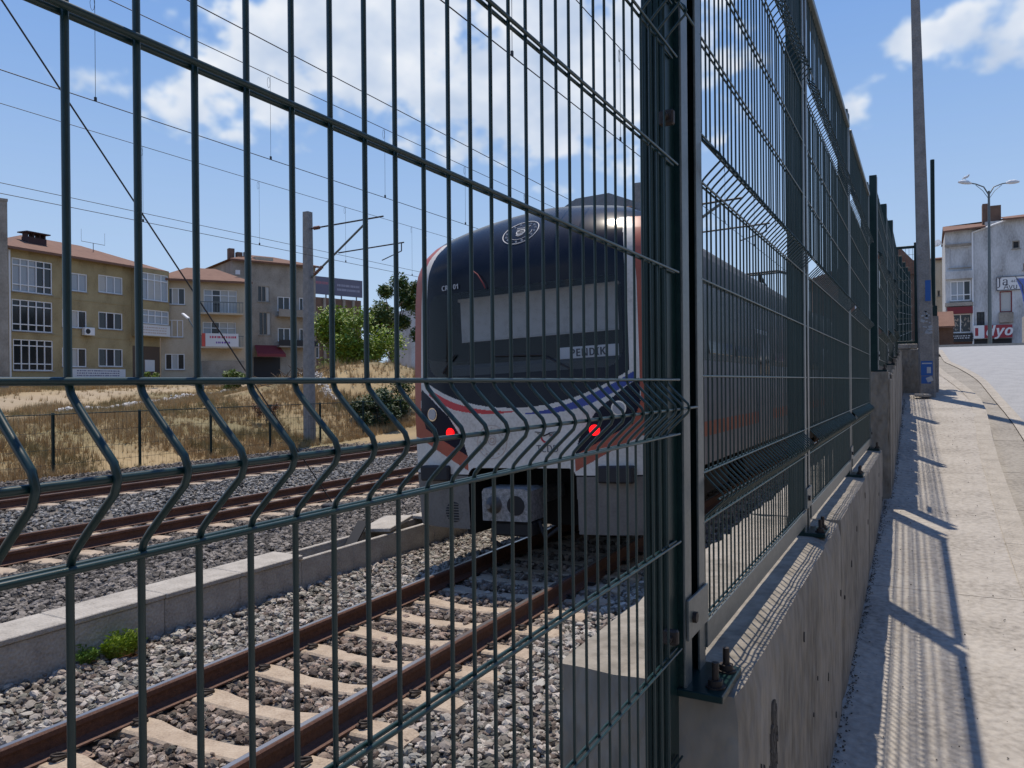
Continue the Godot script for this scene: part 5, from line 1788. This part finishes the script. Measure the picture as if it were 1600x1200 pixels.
	window(o, [.3, 4.1, .5, 5.1], 1, [], M.greywall, M.pane)
	rf = MB.new()
	rf.quad(Vector3(-.2, 5.4, .3), Vector3(-.2, 6.4, -2.0), Vector3(1.25, 6.4, -2.0), Vector3(1.25, 5.4, .3))
	rf.quad(Vector3(-.2, 6.4, -2.0), Vector3(-.2, 5.4, -4.2), Vector3(1.25, 5.4, -4.2), Vector3(1.25, 6.4, -2.0))
	rf.quad(Vector3(-.2, 5.3, .3), Vector3(-.2, 5.4, .3), Vector3(1.25, 5.4, .3), Vector3(1.25, 5.3, .3))
	part(o, "roof", rf.done(), M.tile)
	o = building("brown_gable_house", "brown gabled house seen through the cross fence", Vector3(-5.2, 0, -44.6), 8.0)
	body(o, 0.0, 5.2, 3.0, 7.9, 6.0, [[2.0, 5.2, 3.2, 6.8]], M.brick)
	window(o, [2.0, 5.2, 3.2, 6.8], 2, [], M.upvc, M.pane)
	rf = MB.new()
	rf.prism(PackedVector2Array([Vector2(-.2, 7.9), Vector2(5.4, 7.9), Vector2(4.2, 9.3), Vector2(2.6, 8.9)]), -6.0, .1)
	part(o, "roof", rf.done(), M.tile)
	# unseen houses added right of the view, to block sky light and deepen the shade
	for k in 5:
		var bo := building("added_house", ["added unseen plastered house across the street, beside the viewer", "next added unseen house down the street behind the viewer", "added unseen house across the street, farther behind the viewer", "house up the street on the right, outside the view", "farther added house up the street on the right, outside the view"][k], Vector3(9.8 + [0.0, .2, -.1, 1.2, 3.0][k], 0, [4.0, 14.5, 25.0, -6.5, -17.0][k]), -90.0)
		bo.set_meta("group", "added unseen houses across the street")
		var hh: float = [12.5, 11.0, 13.5, 11.5, 12.0][k]
		var hs := []
		for r in 3:
			for c in 3: hs.append([-4.2 + c * 3.1, 2.6 + r * 3.0, -2.6 + c * 3.1, 4.2 + r * 3.0])
		body(bo, -5.1, 5.1, -2.0, hh, 9.0, hs, [M.beige, M.greywall, M.whitewall, M.beige, M.greywall][k])
		for q in hs: window(bo, q, 2, [], M.upvc, M.pane)
	# street lamp with a gull on it
	o = thing("street_lamp", "tall double armed street lamp before the white building", "street lamp", "", Vector3(2.9, 4.0, -44.7), deg_to_rad(28.2))
	var st := MB.new()
	st.tube([Vector3(0, 0, 0), Vector3(0, 3.0, 0), Vector3(0, 7.7, 0)], [.1, .08, .05], 8)
	part(o, "pole", st.done(), M.galv_and_sheen)
	for sd in [-1, 1]:
		var arm := MB.new()
		arm.tube([Vector3(0, 7.5, 0), Vector3(sd * .25, 7.9, 0), Vector3(sd * .65, 8.05, 0), Vector3(sd * 1.05, 8.12, 0)], .03, 6)
		arm.tube([Vector3(0, 7.3, 0), Vector3(sd * .3, 7.72, 0), Vector3(sd * .65, 8.0, 0)], .014, 5)
		part(o, "arm", arm.done(), M.galv_and_sheen)
		var hd := MB.new()
		hd.tube([Vector3(sd * .85, 8.08, 0), Vector3(sd * 1.05, 8.13, 0), Vector3(sd * 1.3, 8.15, 0), Vector3(sd * 1.5, 8.15, 0)], [.04, .1, .1, .05], 8)
		part(o, "lamp_head", hd.done(), M.signwhite)
	var gu := MB.new()
	gu.tube([Vector3(-.16, 0, 0), Vector3(-.05, .06, 0), Vector3(.08, .1, 0), Vector3(.13, .17, 0), Vector3(.17, .19, 0)], [.015, .06, .055, .04, .012], 8)
	gu.tube([Vector3(0, -.08, 0), Vector3(0, .05, 0)], .01, 4)
	solo("gull", gu.done(), flat(lin(.6, .6, .6), .9), "small white gull perched on the street lamp's left head", "bird", "", Vector3(1.9, 12.32, -44.2))
	# feather banners
	for k in 2:
		var fl := thing("feather_banner", ["pale blue and white feather banner by the shops at the right edge", "second feather banner half hidden at the right edge"][k], "banner", "feather banners", Vector3(5.55 + k * .55, 4.05, -55.6 - k * .3), deg_to_rad(28.2))
		var ps := MB.new()
		ps.tube([Vector3(0, 0, 0), Vector3(-.1, 2.6, 0), Vector3(-.3, 4.0, 0), Vector3(-.75, 4.55, 0)], .025, 6)
		part(fl, "pole", ps.done(), M.galv_and_sheen)
		for q in [["upper_cloth", .55, 1.0, lin(.12, .17, .45)], ["lower_cloth", 0.0, .55, lin(.42, .46, .58)]]:
			var cm := MB.new()
			cm.grid(5, 8, func(i, j):
				var t: float = lerpf(q[1], q[2], j / 8.0)
				var y := 1.3 + t * 3.1
				var left := -.1 - .55 * t * t
				var w := .75 * (1.0 - .35 * t)
				return Vector3(left + w * i / 5.0, y, .05 * sin(i * 1.4 + j * .6)))
			part(fl, q[0], cm.done(), flat(q[3], .8))
	var sw := MB.new()
	sw.cbox(Vector3.ZERO, Vector3(3.0, 2.2, 3.0), .05)
	solo("stair_wall", sw.done(), M.cast, "grey concrete stair wall at the right edge by the shops", "wall", "", Vector3(6.75, 5.0, -54.0))
	# utility pole on the pavement
	o = thing("utility_pole", "tall grey concrete utility pole with blue stickers on the pavement", "utility pole", "", Vector3(.055, prof(14.4), -14.4))
	var up := MB.new()
	var ring := func(r: float, y: float, dx: float) -> Array: return [Vector3(dx - r, y, r * .8), Vector3(dx - r * .8, y, r), Vector3(dx + r * .8, y, r), Vector3(dx + r, y, r * .8), Vector3(dx + r, y, -r * .8), Vector3(dx + r * .8, y, -r), Vector3(dx - r * .8, y, -r), Vector3(dx - r, y, -r * .8)]
	var ra: Array = ring.call(.122, -.1, 0.0)
	var rb: Array = ring.call(.045, 9.2, -.19)
	for k in 8: up.quad(ra[(k + 1) % 8], ra[k], rb[k], rb[(k + 1) % 8])
	for k in range(1, 7): up.tri(rb[0], rb[k + 1], rb[k])
	part(o, "shaft", up.done(), M.poleconc)
	var pb := MB.new()
	pb.cbox(Vector3(-.07, .02, .24), Vector3(.24, .05, .16), .01)
	part(o, "foot_slab", pb.done(), M.cast)
	var bl := MB.new()
	bl.box(Vector3(.015, 1.73, .1095), Vector3(.08, .34, .004), Basis(Vector3.RIGHT, -.008))
	part(o, "blue_sticker", bl.done(), M.bluepaint)
	var bl2 := MB.new()
	bl2.box(Vector3(-.01, .46, .1195), Vector3(.17, .24, .004), Basis(Vector3.RIGHT, -.008))
	bl2.box(Vector3(-.02, .27, .122), Vector3(.14, .12, .004), Basis(Vector3.RIGHT, -.008))
	var st2 := part(o, "blue_sticker", bl2.done(), M.bluepaint)
	var tr := MB.new()
	tr.box(Vector3(.02, .43, .1225), Vector3(.06, .1, .003)); tr.box(Vector3(-.01, .54, .1215), Vector3(.14, .02, .003)); tr.box(Vector3(.03, .28, .125), Vector3(.09, .08, .003), Basis(Vector3.BACK, .4))
	part(st2, "torn_print", tr.done(), M.print_pale)
	var pp := MB.new()
	rng.seed = 21
	for k in 16: pp.box(Vector3(rng.randf_range(-.07, .05), 1.12 + rng.randf_range(-.22, .27), .1135), Vector3(rng.randf_range(.02, .08), rng.randf_range(.015, .05), .004), Basis(Vector3.BACK, rng.randf_range(-.5, .5)))
	part(o, "torn_paper", pp.done(), flat(lin(.34, .36, .38), .8))
	# cross wall, its end pillar and cross fence
	var cw := thing("cross_wall", "short dark concrete wall across the pavement behind the pole", "wall")
	var cm2 := MB.new()
	lump(cm2, Vector3(-.7, 1.4, -15.1), Vector3(-.02, 2.94, -14.82), 68, .15, .006, .012)
	part(cw, "wall_body", cm2.done(), M.wall)
	var cp := MB.new()
	lump(cp, Vector3(-.016, 1.4, -15.4), Vector3(.235, 3.5, -14.9), 69, .15, .006, .015)
	part(cw, "end_pillar", cp.done(), M.poleconc)
	var cap := MB.new()
	cap.cbox(Vector3(-.24, 2.985, -14.97), Vector3(.3, .08, .3), .008)
	part(cw, "coping", cap.done(), M.cast)
	var cf := thing("cross_fence", "green wire fence panel standing on the short cross wall", "fence")
	var rail := MB.new()
	rail.cbox(Vector3(-.26, 4.7, -14.95), Vector3(.42, .045, .04), .005)
	rail.cbox(Vector3(-.26, 3.06, -14.95), Vector3(.42, .04, .03), .005)
	part(cf, "rail", rail.done(), M.green_flat)
	var ps2 := MB.new()
	ps2.cbox(Vector3(-.085, 3.86, -14.95), Vector3(.1, 1.82, .1), .006)
	part(cf, "post", ps2.done(), M.green_flat)
	var wm := MB.new()
	wm.tube([Vector3(0, 3.06, 0), Vector3(0, 4.7, 0)], .0028, 5, false)
	var wmesh := wm.done()
	for k in 6: part(cf, "vertical_wire", wmesh, M.green, Vector3(-.43 + k * .055, 0, -14.95))
	for k in 7:
		var hm := MB.new()
		hm.tube([Vector3(-.45, 3.25 + k * .22, -14.945), Vector3(-.1, 3.25 + k * .22, -14.945)], .0028, 5, false)
		part(cf, "horizontal_wire", hm.done(), M.green)
	# the fence goes on up the street beyond
	var ff := thing("far_fence", "dark green fence continuing uphill beyond the cross wall", "fence")
	for k in 6:
		var s := 15.8 + k * 2.1
		var pm := MB.new()
		pm.cbox(Vector3(-.52 + k * .03, 3.9 + k * .14, -s), Vector3(.07, 2.2, .07), .005)
		part(ff, "post", pm.done(), M.green_flat)
		for q in 8:
			var hm := MB.new()
			hm.tube([Vector3(-.5 + k * .03, 2.9 + q * .26 + k * .14, -s), Vector3(-.47 + k * .03, 2.9 + q * .26 + (k + 1) * .14, -s - 2.1)], .005, 4, false)
			part(ff, "rail_wire", hm.done(), M.green)
		for q in 20:
			var vm := MB.new()
			vm.tube([Vector3(-.5 + k * .03, 2.85 + k * .14, -s - .1 * q), Vector3(-.5 + k * .03, 4.9 + k * .14, -s - .1 * q)], .003, 4, false)
			part(ff, "vertical_wire", vm.done(), M.green)
	var fw := MB.new()
	fw.span(Vector3(-.75, 1.0, -28.5), Vector3(-.42, 2.95, -15.4))
	part(ff, "base_wall", fw.done(), M.cast)
	var tall := MB.new()
	tall.tube([Vector3(0, 0, 0), Vector3(0, 2.9, 0)], .035, 8)
	tall.cbox(Vector3(0, .15, 0), Vector3(.12, .3, .12), .01)
	solo("steel_post", tall.done(), M.green_flat, "thin dark steel post rising behind the concrete pole", "post", "", Vector3(.16, 3.42, -15.6))

# ------------------------------------------------------------------ the mesh fence
func fold_path(y0: float, y1: float, folds: Array) -> Array: # bottom to top
	var p := [Vector3(0, y0, 0)]
	var f := folds.duplicate()
	f.sort_custom(func(a, b): return a[1] < b[1])
	for q in f:
		if q[1] < y0 or q[0] > y1: continue
		for t in [[0.0, 0.0], [.07, .003], [.14, .010], [.22, .019], [.34, .033], [.42, .0425], [.5, .046], [.58, .0425], [.66, .033], [.78, .019], [.86, .010], [.93, .003], [1.0, 0.0]]:
			p.append(Vector3(t[1], lerpf(q[1], q[0], t[0]), 0))
	p.append(Vector3(0, y1, 0))
	return p

func fence_panel(label: String, x: float, s0: float, s1: float, first_wire: float, pitch: float, y0: float, y1: float, folds: Array, flats: Array, over := 0.0) -> Node3D:
	var o := thing("mesh_fence", label, "fence", "green mesh fence panels", Vector3(x, 0, 0))
	var mb := MB.new()
	mb.tube(fold_path(y0, y1, folds), 0.0025, 8, true)
	var wire := mb.done()
	var s := first_wire
	rng.seed = int(s0 * 100.0)
	while s < s1:
		var w := part(o, "vertical_wire", wire, M.green, Vector3(0, 0, -s))
		w.rotation.z = rng.randf_range(-.0004, .0004)
		s += pitch
	var levels := flats.duplicate()
	for f in folds:
		levels.append(f[0]); levels.append(f[1])
	for y in levels:
		for dx in [-.0049, .0049]:
			var hb := MB.new()
			hb.tube([Vector3(dx, y, -s0), Vector3(dx, y, -s1 - over)], 0.0026, 8, true)
			part(o, "horizontal_wire", hb.done(), M.green)
	for f in folds:
		var hb := MB.new()
		var y: float = (f[0] + f[1]) / 2
		hb.tube([Vector3(.0412, y, -s0), Vector3(.0412, y, -s1 - over)], 0.0026, 8, true)
		part(o, "horizontal_wire", hb.done(), M.green)
	return o

func bolt(mb: MB, at: Vector3) -> void:
	mb.tube([at, at + Vector3(0, .052, 0)], .0075, 8)
	mb.tube([at + Vector3(0, .001, 0), at + Vector3(0, .016, 0)], .016, 6)
	mb.tube([at, at + Vector3(0, .004, 0)], .021, 12)

func channel_post(label: String, x: float, s: float, len: float, y0: float, y1: float, plated: bool) -> Node3D:
	var o := thing("fence_post", label, "fence post", "green fence posts", Vector3(x, 0, -s))
	var h := y1 - y0
	var ym := (y0 + y1) / 2
	var bd := MB.new() # open channel facing the street
	bd.box(Vector3(-.051, ym, -len / 2), Vector3(.008, h, len))
	bd.box(Vector3(-.02, ym, -.003), Vector3(.054, h, .006))
	bd.box(Vector3(-.02, ym, -len + .003), Vector3(.054, h, .006))
	part(o, "channel", bd.done(), M.green_flat)
	var fw := minf(.05, len * .33)
	for q in [fw / 2, len - fw / 2]:
		var fl := MB.new()
		fl.cbox(Vector3(.0095, ym, -q), Vector3(.005, h, fw), .001)
		part(o, "flange", fl.done(), M.galv_and_sheen)  # paler than the channel: reflected sheen mixed into the flange colour
	if plated:
		var pl := MB.new()
		pl.cbox(Vector3(.005, y0 + .006, -len / 2), Vector3(.17, .016, len + .02), .002)
		part(o, "base_plate", pl.done(), M.green_flat)
		for q in [.035, len - .03]:
			for dx in [.065, -.062]:
				var bm := MB.new()
				bolt(bm, Vector3(dx, y0 + .014, -q))
				part(o, "anchor_bolt", bm.done(), M.bolt)
		var br := MB.new()
		br.cbox(Vector3(.0165, y0 + .155, -len / 2), Vector3(.006, .085, len), .001)
		var bk := part(o, "bracket", br.done(), M.galv_and_sheen)
		var bh := MB.new()
		bh.tube([Vector3(.0195, y0 + .155, -.035), Vector3(.028, y0 + .155, -.035)], .012, 6)
		part(bk, "bracket_bolt", bh.done(), M.bolt)
	return o

func make_fence() -> void:
	# the near panel, straight in front of the viewer
	fence_panel("nearest green wire fence panel with V folds, in front of the tracks", -.45, -.66, 1.5, .279 - 20 * .0465, .0465, .8, 3.95, [[2.423, 2.311], [3.201, 3.089], [1.645, 1.533]], [2.645, 2.867, 2.089, 1.867, 3.423, 3.645, 1.311, 1.089], .06)
	var p1 := thing("fence_post", "thick dark green corner post between the near panel and the wall", "fence post", "green fence posts", Vector3(0, 0, 0))
	var mb := MB.new()
	mb.cbox(Vector3(-.484, 2.25, -1.556), Vector3(.05, 3.5, .07), .004)
	part(p1, "post_tube", mb.done(), M.green_flat)
	for k in 3: # pressed ribs on its face
		var rb := MB.new()
		rb.cbox(Vector3(-.498 + k * .013, 2.25, -1.5195), Vector3(.005, 3.5, .005), .001)
		part(p1, "rib", rb.done(), M.green_flat)
	for y in [1.905, 2.95]:
		var cl := MB.new()
		cl.cbox(Vector3(-.452, y, -1.512), Vector3(.03, .03, .016), .003)
		cl.tube([Vector3(-.452, y, -1.505), Vector3(-.452, y, -1.488)], .007, 6)
		part(p1, "clamp", cl.done(), M.bolt)
	var wt := 1.763
	channel_post("first channel fence post bolted on the wall's near end", -.455, 1.585, .165, wt, 4.1, true)
	channel_post("second channel fence post from the thick corner post, on the wall", -.455, 3.44, .15, wt, 4.26, true)
	channel_post("third fence post along the concrete wall", -.455, 5.68, .15, wt, 4.26, true)
	channel_post("fourth fence post along the wall, where it steps up", -.455, 7.88, .15, wt, 4.26, true)
	var folds := [[2.985, 2.875], [2.21, 2.097], [3.765, 3.653]]
	var flats := [2.653, 2.431, 3.208, 3.43, 1.875]
	fence_panel("mesh panel on the wall just right of the thick corner post", -.45, 1.74, 3.44, 1.772, .0465, 1.8, 4.13, folds, flats, .08)
	fence_panel("second mesh panel along the concrete wall", -.45, 3.58, 5.68, 3.62, .0465, 1.8, 4.13, folds, flats, .08)
	fence_panel("third mesh panel along the concrete wall, next to the step", -.45, 5.82, 7.88, 5.86, .0465, 1.8, 4.13, folds, flats, .08)
	var bays := [[1.75, 3.44], [3.59, 5.68], [5.83, 7.88]]
	for k in 3:
		var o := thing("fence_rail", ["bottom and top rail of the first panel on the wall", "bottom and top rail of the second panel on the wall", "bottom and top rail of the third panel on the wall"][k], "fence rail", "fence rails along the wall")
		var b: Array = bays[k]
		var lo := MB.new()
		lo.cbox(Vector3(-.441, 1.842, -(b[0] + b[1]) / 2), Vector3(.006, .06, b[1] - b[0] - .002), .001)
		lo.cbox(Vector3(-.46, 1.815, -(b[0] + b[1]) / 2), Vector3(.03, .005, b[1] - b[0] - .002), .001)
		part(o, "bottom_rail", lo.done(), M.galv_and_sheen)
		var hi := MB.new()
		hi.cbox(Vector3(-.455, 4.145, -(b[0] + b[1]) / 2), Vector3(.05, .03, b[1] - b[0] - .002), .003)
		part(o, "top_rail", hi.done(), M.galv_and_sheen)
	# raised fence on the stepped wall
	var steps := [[8.22, 10.3, 2.5, 4.40], [10.5, 12.5, 2.6, 4.58], [12.7, 14.7, 2.74, 4.78]]
	for k in 3:
		var q: Array = steps[k]
		channel_post(["first tall post of the raised fence", "second tall post of the raised fence", "third tall post of the raised fence"][k], -.40, q[0], .12, q[2] - .002, q[3], true)
		var wires := []
		fence_panel(["first mesh panel of the raised fence", "second mesh panel of the raised fence", "last mesh panel of the raised fence before the cross wall"][k], -.395, q[0] + .12, q[1], q[0] + .16, .0465, q[2] + .06, q[3] - .12, [[q[2] + .45, q[2] + .34], [q[2] + 1.2, q[2] + 1.09]], [q[2] + .12, q[2] + .68, q[2] + .9, q[2] + 1.42, q[2] + 1.64], .2)
	var sp := MB.new()
	sp.cbox(Vector3.ZERO, Vector3(.006, .17, .2), .001)
	solo("sign_plate", sp.done(), M.galv_and_sheen, "small square blank plate fixed to the raised fence", "plate", "", Vector3(-.386, 3.42, -8.5))
